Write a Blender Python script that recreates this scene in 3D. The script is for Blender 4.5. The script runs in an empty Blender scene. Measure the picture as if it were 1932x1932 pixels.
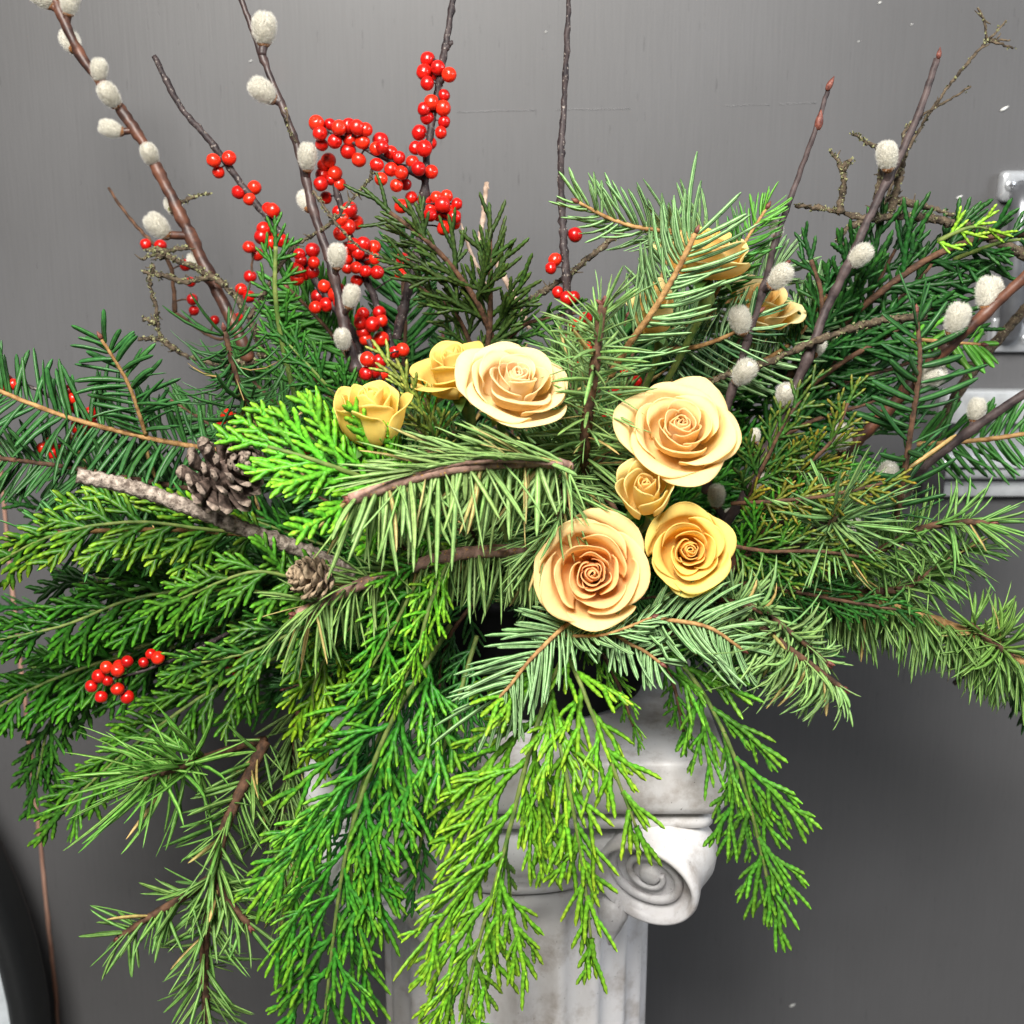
import bpy, math, random
import numpy as np
from mathutils import Vector, Matrix

R = math.radians
random.seed(7); RNG = np.random.default_rng(11)
SC = bpy.context.scene
COL = SC.collection

# ------------------------------------------------------------------ camera
TILT = R(14.0); DIST = 1.06; FOV = R(46.0)
cd = bpy.data.cameras.new('camera'); cam = bpy.data.objects.new('camera', cd); COL.objects.link(cam)
cam.location = (0, -DIST*math.cos(TILT), DIST*math.sin(TILT))
cam.rotation_euler = (R(90)-TILT, 0, 0)
cd.sensor_fit = 'HORIZONTAL'; cd.angle = FOV; cd.clip_start = 0.02; cd.clip_end = 50
cd.dof.use_dof = True; cd.dof.focus_distance = 0.93; cd.dof.aperture_fstop = 7.0
SC.camera = cam
# ------------------------------------------------------------------ world and lamps (indoor light)
w = bpy.data.worlds.new('World'); SC.world = w; w.use_nodes = True
w.node_tree.nodes['Background'].inputs[0].default_value = (0.95, 0.97, 1.0, 1)
w.node_tree.nodes['Background'].inputs[1].default_value = 0.09
def lamp(name, loc, target, size, watt, col, size_y=None):
    l = bpy.data.lights.new(name, 'AREA'); l.shape = 'RECTANGLE' if size_y else 'SQUARE'
    l.size = size
    if size_y: l.size_y = size_y
    l.energy = watt; l.color = col
    o = bpy.data.objects.new(name, l); COL.objects.link(o); o.location = loc
    o.rotation_euler = (Vector(target)-Vector(loc)).to_track_quat('-Z', 'Y').to_euler()
    return o
lamp('ceiling_lamp', (-0.30, -1.60, 1.45), (0, 0, 0), 0.75, 132, (1.0, 0.965, 0.90), 0.85)
lamp('side_lamp', (2.2, -0.9, 1.0), (0, 0, 0), 0.8, 34, (0.90, 0.95, 1.0), 0.8)
SC.view_settings.view_transform = 'Standard'; SC.view_settings.look = 'None'
SC.view_settings.exposure = 0.0; SC.view_settings.gamma = 1.0
SC.view_settings.use_curve_mapping = False
SC.cycles.max_bounces = 8; SC.cycles.diffuse_bounces = 6; SC.cycles.glossy_bounces = 2; SC.cycles.transmission_bounces = 4; SC.cycles.use_adaptive_sampling = True; SC.cycles.adaptive_threshold = .03; SC.cycles.transparent_max_bounces = 4
SC.cycles.use_denoising = True

# ------------------------------------------------------------------ helpers
CAM = np.array(cam.location); FWD = np.array((0, math.cos(TILT), -math.sin(TILT)))
UPV = np.array((0, math.sin(TILT), math.cos(TILT))); RGT = np.array((1.0, 0, 0))
FPX = 966/math.tan(FOV/2)
def pt(x, y, d=0.0):            # a place seen at (x, y) of the 1932-wide view, standing at world depth d
    r = FWD + (x-966)/FPX*RGT + (966-y)/FPX*UPV
    return CAM + r*((d-CAM[1])/r[1])
def PX(n, d=0.0): return n*(DIST+d)/FPX     # length of n view pixels at depth d
def nz(v):
    v = np.asarray(v, float); return v/np.maximum(np.linalg.norm(v, axis=-1, keepdims=True), 1e-9)
def rnd(a, b, n=None): return RNG.uniform(a, b, n)
def world(path): return np.array([pt(*p) if len(p) == 3 else pt(p[0], p[1], 0) for p in path])
def curve(P, n):                # Catmull-Rom through P, n samples even in length
    P = np.asarray(P, float)
    if len(P) == 2: P = np.array([P[0], (P[0]+P[1])/2, P[1]])
    E = np.vstack([2*P[0]-P[1], P, 2*P[-1]-P[-2]]); out = []
    for i in range(1, len(E)-2):
        t = np.linspace(0, 1, 24, endpoint=False)[:, None]
        a, b, c, d = E[i-1], E[i], E[i+1], E[i+2]
        out.append(.5*(2*b+(c-a)*t+(2*a-5*b+4*c-d)*t**2+(3*b-a-3*c+d)*t**3))
    out.append(P[-1:]); D = np.vstack(out)
    s = np.r_[0, np.cumsum(np.linalg.norm(np.diff(D, axis=0), axis=1))]
    u = np.linspace(0, s[-1], n)
    return np.stack([np.interp(u, s, D[:, k]) for k in range(3)], 1)
def length(P): return np.linalg.norm(np.diff(P, axis=0), axis=1).sum()
def frames(P, n0=None):
    T = nz(np.gradient(P, axis=0)); n = np.array(n0 if n0 is not None else (0.3, -1, .2), float); N = []
    for t in T:
        n = n-t*np.dot(n, t)
        if np.linalg.norm(n) < 1e-4: n = np.cross(t, (0.3, .5, .8))
        n = nz(n); N.append(n)
    N = np.array(N); return T, N, np.cross(N, T)

class MB:                       # collects quads for one mesh
    def __init__(s): s.V=[]; s.Q=[]; s.C=[]; s.U=[]; s.n=0
    def add(s, V, Q, C=None, U=None):
        V = np.asarray(V, float).reshape(-1, 3); Q = np.asarray(Q, int).reshape(-1, 4)
        s.V.append(V); s.Q.append(Q+s.n); s.n += len(V)
        C = np.ones((len(V), 3)) if C is None else np.broadcast_to(np.asarray(C, float), (len(V), 3)); s.C.append(C)
        s.U.append(np.zeros((len(Q)*4, 2)) if U is None else np.asarray(U, float).reshape(-1, 2))
    def tube(s, P, r, k=8, jit=0.0, C=None, cap=True):
        P = np.asarray(P, float); n = len(P); r = np.broadcast_to(np.asarray(r, float), (n,)).copy()
        T, N, B = frames(P)
        if cap:
            P = np.vstack([P[:1], P, P[-1:]]); r = np.r_[r[0]*.05, r, r[-1]*.05]
            N = np.vstack([N[:1], N, N[-1:]]); B = np.vstack([B[:1], B, B[-1:]]); n += 2
        a = np.linspace(0, 2*np.pi, k, endpoint=False)
        rr = r[:, None]*(1+jit*RNG.standard_normal((n, k)))
        V = P[:, None]+rr[..., None]*(np.cos(a)[None, :, None]*N[:, None]+np.sin(a)[None, :, None]*B[:, None])
        i = np.arange(n-1)[:, None]*k; j = np.arange(k)[None]; j2 = (j+1) % k
        s.add(V, np.stack([i+j, i+j2, i+k+j2, i+k+j], -1), C)
    def grid(s, V, C=None):     # V (a,b,3)
        a, b = V.shape[:2]; i = np.arange(a-1)[:, None]*b; j = np.arange(b-1)[None]
        u = np.stack(np.meshgrid(np.linspace(0, 1, b), np.linspace(0, 1, a)), -1).reshape(-1, 2)
        Q = np.stack([i+j, i+j+1, i+b+j+1, i+b+j], -1).reshape(-1, 4)
        s.add(V, Q, None if C is None else np.asarray(C).reshape(-1, 3), u[Q.reshape(-1)])
    def box(s, lo, hi, C=None):
        x0, y0, z0 = lo; x1, y1, z1 = hi
        V = [(x0,y0,z0),(x1,y0,z0),(x1,y1,z0),(x0,y1,z0),(x0,y0,z1),(x1,y0,z1),(x1,y1,z1),(x0,y1,z1)]
        s.add(V, [(0,3,2,1),(4,5,6,7),(0,1,5,4),(1,2,6,5),(2,3,7,6),(3,0,4,7)], C)
    def mesh(s, name, mat, origin=(0, 0, 0), smooth=True):
        V = np.vstack(s.V)-np.asarray(origin); Q = np.vstack(s.Q); C = np.vstack(s.C); U = np.vstack(s.U)
        me = bpy.data.meshes.new(name); nf = len(Q)
        me.vertices.add(len(V)); me.vertices.foreach_set('co', V.astype(np.float32).ravel())
        me.loops.add(nf*4); me.loops.foreach_set('vertex_index', Q.astype(np.int32).ravel())
        me.polygons.add(nf); me.polygons.foreach_set('loop_start', np.arange(0, nf*4, 4, dtype=np.int32))
        me.polygons.foreach_set('use_smooth', np.full(nf, smooth))
        ca = me.attributes.new('Col', 'FLOAT_COLOR', 'POINT')
        ca.data.foreach_set('color', np.c_[C, np.ones(len(C))].astype(np.float32).ravel())
        uv = me.uv_layers.new(name='UVMap'); uv.data.foreach_set('uv', U.astype(np.float32).ravel())
        me.update(calc_edges=True); me.materials.append(mat); return me
def obj(name, mesh, parent=None, loc=None, kind=None):
    o = bpy.data.objects.new(name, mesh); COL.objects.link(o)
    if parent is not None: o.parent = parent
    if loc is not None: o.location = Vector(loc)
    if kind: o['kind'] = kind
    return o
def thing(name, label, cat, loc, group=None):
    o = bpy.data.objects.new(name, None); COL.objects.link(o); o.empty_display_size = .02
    o.location = Vector(loc); o['label'] = label; o['category'] = cat
    if group: o['group'] = group
    return o
def dup(root, label, loc, mat3=None, scale=1.0, group=None, cat=None):
    r = root.copy(); COL.objects.link(r); r['label'] = label
    if group: r['group'] = group
    M = (Matrix(mat3).to_4x4() if mat3 is not None else Matrix.Identity(4)) @ Matrix.Scale(scale, 4)
    r.matrix_world = Matrix.Translation(Vector(loc)) @ M
    for ch in root.children:
        c = ch.copy(); COL.objects.link(c); c.parent = r
        for g in ch.children:
            d = g.copy(); COL.objects.link(d); d.parent = c
    return r
def drop_tree(root):
    for ch in list(root.children):
        for g in list(ch.children): bpy.data.objects.remove(g)
        bpy.data.objects.remove(ch)
    bpy.data.objects.remove(root)

# ------------------------------------------------------------------ materials
def mat(name, rough=.5, spec=.5):
    m = bpy.data.materials.new(name); m.use_nodes = True; nt = m.node_tree
    b = nt.nodes['Principled BSDF']; b.inputs['Roughness'].default_value = rough
    b.inputs['Specular IOR Level'].default_value = spec
    return m, nt, b
def nd(nt, t, **kw):
    n = nt.nodes.new(t)
    for k, v in kw.items():
        if k.startswith('i_'): n.inputs[int(k[2:]) if k[2:].isdigit() else k[2:].replace('_', ' ')].default_value = v
        else: setattr(n, k, v)
    return n
def mix(nt, a, b, f, mode='MIX'):
    n = nt.nodes.new('ShaderNodeMix'); n.data_type = 'RGBA'; n.blend_type = mode
    for s, v in ((n.inputs[0], f), (n.inputs[6], a), (n.inputs[7], b)):
        if isinstance(v, (int, float)): s.default_value = v
        elif isinstance(v, tuple): s.default_value = (*v, 1)
        else: nt.links.new(v, s)
    return n.outputs[2]
def noise(nt, scale, detail=3, stretch=None, coord='Object', rough=.55):
    tc = nd(nt, 'ShaderNodeTexCoord'); n = nd(nt, 'ShaderNodeTexNoise'); n.inputs['Scale'].default_value = scale
    n.inputs['Detail'].default_value = detail; n.inputs['Roughness'].default_value = rough
    if stretch:
        mp = nd(nt, 'ShaderNodeMapping'); mp.inputs['Scale'].default_value = stretch
        nt.links.new(tc.outputs[coord], mp.inputs[0]); nt.links.new(mp.outputs[0], n.inputs['Vector'])
    else: nt.links.new(tc.outputs[coord], n.inputs['Vector'])
    return n.outputs['Fac']
def ramp(nt, f, stops):
    r = nd(nt, 'ShaderNodeValToRGB'); e = r.color_ramp.elements
    while len(e) < len(stops): e.new(.5)
    for q, (p, c) in zip(e, stops):
        q.position = p; q.color = (*c, 1) if isinstance(c, tuple) else (c, c, c, 1)
    nt.links.new(f, r.inputs[0]); return r.outputs[0]
def bump(nt, b, f, strength, dist):
    n = nd(nt, 'ShaderNodeBump'); n.inputs['Strength'].default_value = strength; n.inputs['Distance'].default_value = dist
    nt.links.new(f, n.inputs['Height']); nt.links.new(n.outputs[0], b.inputs['Normal'])
def translucent(nt, b, colsock, f):
    t = nd(nt, 'ShaderNodeBsdfTranslucent'); nt.links.new(colsock, t.inputs[0])
    m = nd(nt, 'ShaderNodeMixShader'); m.inputs[0].default_value = f
    nt.links.new(b.outputs[0], m.inputs[1]); nt.links.new(t.outputs[0], m.inputs[2])
    nt.links.new(m.outputs[0], nt.nodes['Material Output'].inputs[0])
def col_attr(nt): return nd(nt, 'ShaderNodeAttribute', attribute_name='Col').outputs['Color']

def needle_mat(name, pale, amount, top=0.0, rough=.42):
    m, nt, b = mat(name, rough, .3)
    uv = nd(nt, 'ShaderNodeUVMap'); sx = nd(nt, 'ShaderNodeSeparateXYZ'); nt.links.new(uv.outputs[0], sx.inputs[0])
    def mth(op, a, c, clamp=False):
        n = nd(nt, 'ShaderNodeMath', operation=op); n.use_clamp = clamp
        for s, v in zip(n.inputs, (a, c)):
            if isinstance(v, (int, float)): s.default_value = v
            else: nt.links.new(v, s)
        return n.outputs[0]
    x = sx.outputs[0]; isb = mth('GREATER_THAN', x, 1.5)
    xb = mth('SUBTRACT', x, mth('MULTIPLY', isb, 2.0)); d = mth('ABSOLUTE', mth('SUBTRACT', xb, .5), 0)
    band = mth('MULTIPLY', mth('MULTIPLY', mth('SUBTRACT', d, .07), 14.0, True), mth('MULTIPLY', mth('SUBTRACT', .42, d), 14.0, True))
    k = mth('ADD', mth('MULTIPLY', isb, amount-top), top)
    c = mix(nt, col_attr(nt), pale, mth('MULTIPLY', band, k))
    v = ramp(nt, noise(nt, 260, 2), [(.3, .75), (.7, 1.2)])
    c = mix(nt, c, v, 1.0, 'MULTIPLY'); nt.links.new(c, b.inputs['Base Color']); translucent(nt, b, c, .14)
    return m
M_FIR = needle_mat('fir_needle', (.38, .60, .28), .82, .0)
M_FIRTOP = needle_mat('fir_needle_top', (.10, .30, .07), .3, .3, .38)
M_PINE = needle_mat('pine_needle', (.36, .54, .15), .6, .35, .45)

M_PALEPINE = needle_mat('pale_pine_needle', (.42, .60, .20), .65, .45, .45)

def cedar_mat():
    m, nt, b = mat('cedar_scale', .45, .28); c = col_attr(nt)
    c = mix(nt, c, ramp(nt, noise(nt, 420, 2), [(.3, .62), (.7, 1.3)]), 1.0, 'MULTIPLY')
    nt.links.new(c, b.inputs['Base Color']); translucent(nt, b, c, .10); return m
M_CEDAR = cedar_mat()
def petal_mat():
    m, nt, b = mat('rose_petal', .55, .25); c = col_attr(nt)
    c = mix(nt, c, ramp(nt, noise(nt, 45, 4), [(.3, (.97, .955, .93)), (.65, (1.01, 1.01, 1.0))]), 1.0, 'MULTIPLY')
    vein = noise(nt, 1.0, 3, (38, 2.2, 1), 'UV'); c = mix(nt, c, ramp(nt, vein, [(.35, (.985, .97, .955)), (.65, (1.01, 1.01, 1.01))]), 1.0, 'MULTIPLY')
    uv = nd(nt, 'ShaderNodeUVMap'); sx = nd(nt, 'ShaderNodeSeparateXYZ'); nt.links.new(uv.outputs[0], sx.inputs[0])
    ed = ramp(nt, sx.outputs[1], [(.955, 0.0), (1.0, 1.0)]); br = ramp(nt, noise(nt, 70, 2), [(.52, 0.0), (.66, .55)])
    c = mix(nt, c, (.62, .40, .13), mix(nt, (0, 0, 0), ed, br))
    nt.links.new(c, b.inputs['Base Color']); translucent(nt, b, c, .52)
    bump(nt, b, noise(nt, 160, 3), .10, .0015); return m
M_PETAL = petal_mat()
def bark(name, c1, c2, scale=120, stretch=(1, 1, 1), bstr=.6, rough=.75, spec=.3, speck=None):
    m, nt, b = mat(name, rough, spec); f = noise(nt, scale, 5, stretch)
    c = ramp(nt, f, [(.36, c1), (.64, c2)])
    if speck:
        f2 = noise(nt, scale*3.2, 2); c = mix(nt, c, speck, ramp(nt, f2, [(.62, 0.0), (.70, 1.0)]))
    nt.links.new(c, b.inputs['Base Color']); bump(nt, b, f, bstr, .002); return m
M_WILLOW = bark('willow_bark', (.016, .010, .011), (.060, .034, .030), 90, bstr=.4, rough=.5, spec=.5)
M_WILLOWR = bark('willow_bark_red', (.030, .012, .009), (.145, .055, .030), 55, bstr=.4, rough=.5, spec=.5)
M_WILLOWG = bark('willow_bark_grey', (.022, .015, .016), (.080, .056, .054), 90, bstr=.4, rough=.6)
M_HOLLY = bark('holly_bark', (.012, .008, .010), (.05, .036, .036), 130, bstr=.4, rough=.6, speck=(.22, .19, .17))
M_TWIG = bark('lichen_bark', (.022, .016, .011), (.115, .085, .055), 170, bstr=1.0, rough=.9, speck=(.22, .21, .13))
M_PALETWIG = bark('pale_bark', (.26, .18, .13), (.50, .38, .30), 130, bstr=.5, rough=.8)
M_STICK = bark('pine_stick_bark', (.10, .075, .06), (.44, .37, .31), 230, bstr=1.0, rough=.9, speck=(.03, .022, .018))
M_PINEBARK = bark('pine_bark', (.15, .085, .065), (.40, .25, .20), 130, bstr=.7, rough=.8, speck=(.5, .27, .08))
M_FIRBARK = bark('fir_bark', (.20, .10, .035), (.42, .25, .10), 160, bstr=.6, rough=.75)
M_BROWNBARK = bark('brown_bark', (.034, .018, .011), (.125, .062, .034), 140, bstr=.8, rough=.8)
M_BUD = bark('bud', (.07, .02, .016), (.20, .07, .05), 300, bstr=.4, rough=.5)
M_LICHEN = bark('lichen', (.085, .085, .035), (.27, .27, .14), 260, bstr=1.0, rough=.95)
M_GREENSTEM = bark('green_stem', (.06, .12, .02), (.16, .20, .05), 120, bstr=.3, rough=.6)
def colour_mat(name, rough=.6, spec=.4, tr=0):
    m, nt, b = mat(name, rough, spec); c = col_attr(nt); nt.links.new(c, b.inputs['Base Color'])
    if tr: translucent(nt, b, c, tr)
    return m
M_SEPAL = colour_mat('sepal', .5, .4, .1)
def berry_mat():
    m, nt, b = mat('berry', .30, .45); c = ramp(nt, nd(nt, 'ShaderNodeObjectInfo').outputs['Random'], [(0.0, (.38, .004, .004)), (.5, (.58, .009, .005)), (1.0, (.70, .026, .007))]); c = mix(nt, c, ramp(nt, noise(nt, 1.6, 3), [(.3, .75), (.7, 1.1)]), 1.0, 'MULTIPLY')
    uv = nd(nt, 'ShaderNodeUVMap'); sx = nd(nt, 'ShaderNodeSeparateXYZ'); nt.links.new(uv.outputs[0], sx.inputs[0])
    tip = ramp(nt, sx.outputs[1], [(.955, 0.0), (.975, 1.0)]); c = mix(nt, c, (.04, .015, .01), tip)
    nt.links.new(c, b.inputs['Base Color']); b.inputs['Coat Weight'].default_value = .12; b.inputs['Coat Roughness'].default_value = .18
    b.inputs['Subsurface Weight'].default_value = .15; b.inputs['Subsurface Radius'].default_value = (.004, .001, .0006)
    return m
M_BERRY = berry_mat()
def fur_mat():
    m, nt, b = mat('catkin_fur', .85, .2); c = col_attr(nt); nt.links.new(c, b.inputs['Base Color']); translucent(nt, b, c, .35); return m
M_FUR = fur_mat()
M_CATKIN = colour_mat('catkin_body', .95, .1)
M_CONE = bark('cone_scale', (.035, .024, .019), (.15, .105, .085), 200, bstr=.8, rough=.8)
M_CONE2 = bark('tan_cone', (.15, .105, .065), (.40, .30, .20), 150, bstr=.8, rough=.8)
M_CONETIP = bark('cone_tip', (.10, .075, .060), (.32, .25, .20), 260, bstr=.7, rough=.8)
# ------------------------------------------------------------------ plant builders
RT = np.array([0, .07, .33, .66, .90, 1.0])
PROF_FIR = np.array([.40, .78, 1, 1, .84, .28]); PROF_PINE = np.array([.55, .8, 1, .95, .62, .12])
NQ = np.array([[r*4+k, r*4+(k+1) % 4, (r+1)*4+(k+1) % 4, (r+1)*4+k] for r in range(5) for k in range(4)])
_uk = {0: (0, .5), 1: (.5, 1), 2: (3, 2.5), 3: (2.5, 2)}
NU = np.array([[(_uk[k][0], RT[r]), (_uk[k][1], RT[r]), (_uk[k][1], RT[r+1]), (_uk[k][0], RT[r+1])] for r in range(5) for k in range(4)]).reshape(-1, 2)
def needle_verts(B, D, F, L, W, H, bend, prof):
    D = nz(D); S = nz(np.cross(D, F)); N = np.cross(S, D)
    t = RT[None, :, None]
    P = B[:, None]+D[:, None]*L[:, None, None]*t+bend[:, None]*L[:, None, None]*t**2
    w = (W[:, None]*prof[None])[..., None]*.5; h = (H[:, None]*prof[None])[..., None]*.5
    return np.stack([P-S[:, None]*w, P+N[:, None]*h, P+S[:, None]*w, P-N[:, None]*h], 2)   # n,6,4,3
def vary(c, n, a=.18, brown=0.0):
    C = np.array(c)[None]*(1+RNG.normal(0, a, (n, 1)))*(1+RNG.normal(0, .07, (n, 3)))
    if brown:
        k = RNG.random(n) < brown; C[k] = np.array((.46, .27, .11))*rnd(.7, 1.2, (k.sum(), 1))
    return np.clip(C, .004, .95)
DOWN = np.array((0, 0, -1.0))
def bough(name, label, paths, L=80, W=7, step=9, kpn=2, mode='comb', alpha=(62, 10), face='up', grav=0.0, curl=0.12, col=(.05, .16, .04),
          r=(5, 2.5), mats=(None, None), tilt=(0, -1, .35), spread=.25, prof=None, taper=(.75, .65), split=False, brown=.02, cat='bough',
          group=None, tipcol=None, buds=1, wcurl=None, phi0=0.0, skip=0.0, raw=False, flat=.30, lenj=.12):
    """paths: list of world polylines; the first starts at the thing's base."""
    nm, bm_ = mats; nm = nm or M_FIR; bm_ = bm_ or M_FIRBARK; prof = PROF_FIR if prof is None else prof
    Ps = [np.asarray(p, float) if raw else world(p) for p in paths]
    d0 = Ps[0][0][1] if not raw else 0.0; u = PX(1, d0)
    org = Ps[0][0].copy(); T = thing(name, label, cat, org, group)
    sm = MB(); VS = []; CS = []
    for pi, P in enumerate(Ps):
        ln = length(P); n = max(8, int(ln/(u*6))); C = curve(P, n); k = 1.0 if pi == 0 else .75
        rr = np.linspace(r[0], r[1], n)*u*k*(1+.045*RNG.standard_normal(n)); sm.tube(C+RNG.standard_normal((n, 3))*u*.2, rr, 9, .03)
        Tn, N, B = frames(C, tilt); s0 = skip if pi == 0 else .02
        m = max(4, int(ln*(1-s0)/(step*u))); s = np.repeat(np.linspace(s0, .995, m), kpn)+RNG.normal(0, .3/m, m*kpn); s = np.clip(s, 0, 1)
        idx = s*(n-1); q = lambda A: np.stack([np.interp(idx, np.arange(n), A[:, j]) for j in range(3)], 1)
        p, t, nn, b = q(C), nz(q(Tn)), nz(q(N)), nz(q(B)); K = len(s)
        if mode == 'comb': phi = np.where(np.arange(K) % 2 == 0, 0, np.pi)+RNG.normal(0, spread, K)
        elif mode == 'brush': phi = rnd(0, 2*np.pi, K)
        elif mode == 'one': phi = RNG.normal(phi0, spread, K)
        al = np.radians(RNG.normal(alpha[0], alpha[1], K))*(1-.55*np.clip((s-.86)/.14, 0, 1))
        rad = np.cos(phi)[:, None]*b+np.sin(phi)[:, None]*nn
        D = nz(np.cos(al)[:, None]*t+np.sin(al)[:, None]*rad+grav*DOWN+RNG.normal(0, .05, (K, 3)))
        base = p+rad*(np.interp(idx, np.arange(n), rr)*.8)[:, None]
        if face == 'up': F = nn+.35*RNG.standard_normal((K, 3))
        elif face == 'under': F = -nn+.25*RNG.standard_normal((K, 3))
        else: F = RNG.standard_normal((K, 3))+.3*nn
        Ln = L*u*k**.5*RNG.normal(1, lenj, K)*np.interp(s, [0, .15, .6, 1], [taper[0], 1, 1, taper[1]])
        bend = curl*t*RNG.normal(1, .4, (K, 1))+grav*.25*DOWN+RNG.normal(0, .06, (K, 3))
        if wcurl is not None: bend = bend+np.array(wcurl)
        Wn = W*u*RNG.normal(1, .1, K)
        VS.append(needle_verts(base, D, F, Ln, Wn, Wn*flat, bend, prof))
        c = vary(col, K, .16, brown)
        if tipcol is not None: c = c+(np.array(tipcol)-c)*np.clip((s-.6)/.4, 0, 1)[:, None]*.8
        CS.append(c)
        if buds:
            for e in range(buds):
                q0 = C[-1]; dv = nz(Tn[-1]+.5*RNG.standard_normal(3)*(e > 0)); tt = np.linspace(0, 1, 6)
                bm2 = MB(); bm2.tube(q0+dv*tt[:, None]*u*16, u*np.array([2.5, 4.2, 4.6, 3.6, 2, .6]), 7); obj('bud', bm2.mesh('bud', M_BUD, org), T)
    obj('stem', sm.mesh('stem', bm_, org), T)
    V = np.concatenate(VS); C = np.concatenate(CS); K = len(V)
    Cv = np.repeat(C, 24, 0).reshape(K, 24, 3)
    if nm in (M_PINE, M_PALEPINE) or nm is M_FIRTOP: Cv = Cv*np.repeat(np.array([.85, 1, 1, 1, 1.05, 1.2]), 4)[None, :, None]
    if split:
        for i in range(min(K, 290)):
            b = MB(); b.add(V[i], NQ, Cv[i], NU); obj('needle', b.mesh('needle', nm, org), T)
        V, Cv = V[290:], Cv[290:]; K = len(V)
    if K:
        b = MB(); b.add(V, NQ[None]+np.arange(K)[:, None, None]*24, Cv.reshape(-1, 3), np.tile(NU, (K, 1)))
        obj('needles', b.mesh('needles', nm, org), T, kind='stuff')
    return T

def cords(mb, B, D, bend, L, W, N, C, TC, thick=1.0):
    """bead-edged scale cords: arrays per cord"""
    B, D, bend, N = map(lambda a: np.asarray(a, float), (B, D, bend, N)); L = np.asarray(L, float); W = np.asarray(W, float)
    nb = np.clip(np.ceil(L/(W*.72)), 3, 28); bucket = np.array([4, 7, 10, 14, 19, 28]); bi = np.searchsorted(bucket, nb)
    for k in np.unique(bi):
        m = bi == k; n = m.sum(); g = int(bucket[min(k, 5)])+1; t = np.linspace(0, 1, g)[None, :, None]
        b, d, be, l, w = B[m], D[m], bend[m], L[m], W[m]
        P = b[:, None]+(d[:, None]*t+be[:, None]*t**2)*l[:, None, None]
        tn = nz(d[:, None]+2*be[:, None]*t); S = nz(np.cross(tn, N[m][:, None])); NN = np.cross(S, tn)
        z = (np.arange(g) % 2)[None, :, None]; tp = (1-.30*t)*np.where(t > .985, .35, 1.0)*w[:, None, None]*.5
        a1 = np.where(z == 0, 1.06, .76)*tp; a2 = np.where(z == 0, .80, 1.04)*tp; h = np.where(z == 0, .74, .50)*tp*thick
        V = np.stack([P-S*a1, P+NN*h, P+S*a2, P-NN*h], 2).reshape(-1, 3)
        i = np.arange(g-1)[:, None]*4; j = np.arange(4)[None]; j2 = (j+1) % 4
        q = np.stack([i+j, i+j2, i+4+j2, i+4+j], -1).reshape(-1, 4)
        Q = (q[None]+np.arange(n)[:, None, None]*g*4).reshape(-1, 4)
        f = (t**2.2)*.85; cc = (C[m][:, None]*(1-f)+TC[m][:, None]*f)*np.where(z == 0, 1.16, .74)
        mb.add(V, Q, np.repeat(cc.reshape(-1, 3), 4, 0))
def cedar(name, label, path, Lmax=150, w=9, gap=26, angle=(48, 28), normal=(0, -1, .25), droop=.15, col=(.06, .22, .02), tip=(.22, .42, .03),
          prof=None, lush=1.0, cat='cedar spray', group=None, raw=False, stemr=(5, 2), curlf=.35, start=.06, twist=.25, ter=34, shape=.5,
          tmat=None, asym=0.0, frac=.42, minl=2.6, thick=1.0):
    P = np.asarray(path, float) if raw else world(path); u = PX(1, P[len(P)//2][1]) if not raw else PX(1)
    org = P[0].copy(); T = thing(name, label, cat, org, group); ln = length(P); n = max(12, int(ln/(u*8))); C = curve(P, n)
    sm = MB(); sm.tube(C, np.linspace(stemr[0], stemr[1], n)*u, 7, .05); obj('stem', sm.mesh('stem', tmat or M_GREENSTEM, org), T)
    Tn, N, Bv = frames(C, normal); m = int(ln*(1-start)/(gap*u)); ww = w*u
    for i in range(m+1):
        s = start+(1-start)*i/m if i < m else 1.0; s = min(1, s+RNG.normal(0, .12/m)) if i < m else 1.0
        j = min(n-1, int(s*(n-1))); sd = 1 if i % 2 else -1
        pr = np.interp(s, *prof) if prof else min(1, .5+s*2.2)*max(.12, (1-s))**shape
        Ls = max(Lmax*u*pr*rnd(.8, 1.15)*(1+asym*sd), 6*ww); a = R(np.interp(s, [0, 1], angle)+RNG.normal(0, 5))
        if i == m: a = R(4)
        N2 = nz(N[j]+twist*RNG.standard_normal(3)); t, bv = Tn[j], np.cross(N2, Tn[j])
        D = nz(math.cos(a)*t+sd*math.sin(a)*bv+.12*twist*RNG.standard_normal(3)); bend = curlf*.5*(t-D*np.dot(t, D))+droop*DOWN*rnd(.5, 1.3)
        bl = [(C[j], D, bend, Ls, ww*1.05, 0)]
        def kids(b, d, be, l, frac, lev, minl):
            g = max(2, int(l/(ww*(1.55 if lev == 1 else 1.35)/lush)))
            for q in range(g):
                tt = .10+.84*(q+rnd(-.2, .2))/g; side = 1 if q % 2 else -1
                p = b+(d*tt+be*tt*tt)*l; tg = nz(d+2*be*tt); side_v = nz(np.cross(N2, tg))
                ll = l*frac*(1-tt)**.8*rnd(.65, 1.15)+minl*ww*rnd(.7, 1.1); an = R(ter+RNG.normal(0, 5))
                dd = nz(math.cos(an)*tg+side*math.sin(an)*side_v+.16*N2*RNG.standard_normal()); bb = .22*(tg-dd*np.dot(tg, dd))+droop*.5*DOWN
                bl.append((p, dd, bb, ll, ww*rnd(.80, 1.0), lev))
                if lev == 1 and ll > 6.5*ww: kids(p, dd, bb, ll, .38, 2, 1.5)
        kids(C[j], D, bend, Ls, frac, 1, minl)
        K = len(bl); lev = np.array([x[5] for x in bl]); Cc = vary(col, K, .13); Tc = vary(tip, K, .12)
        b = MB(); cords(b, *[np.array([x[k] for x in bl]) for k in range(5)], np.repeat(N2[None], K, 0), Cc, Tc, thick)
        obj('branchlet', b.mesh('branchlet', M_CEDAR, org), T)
    return T

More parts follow.
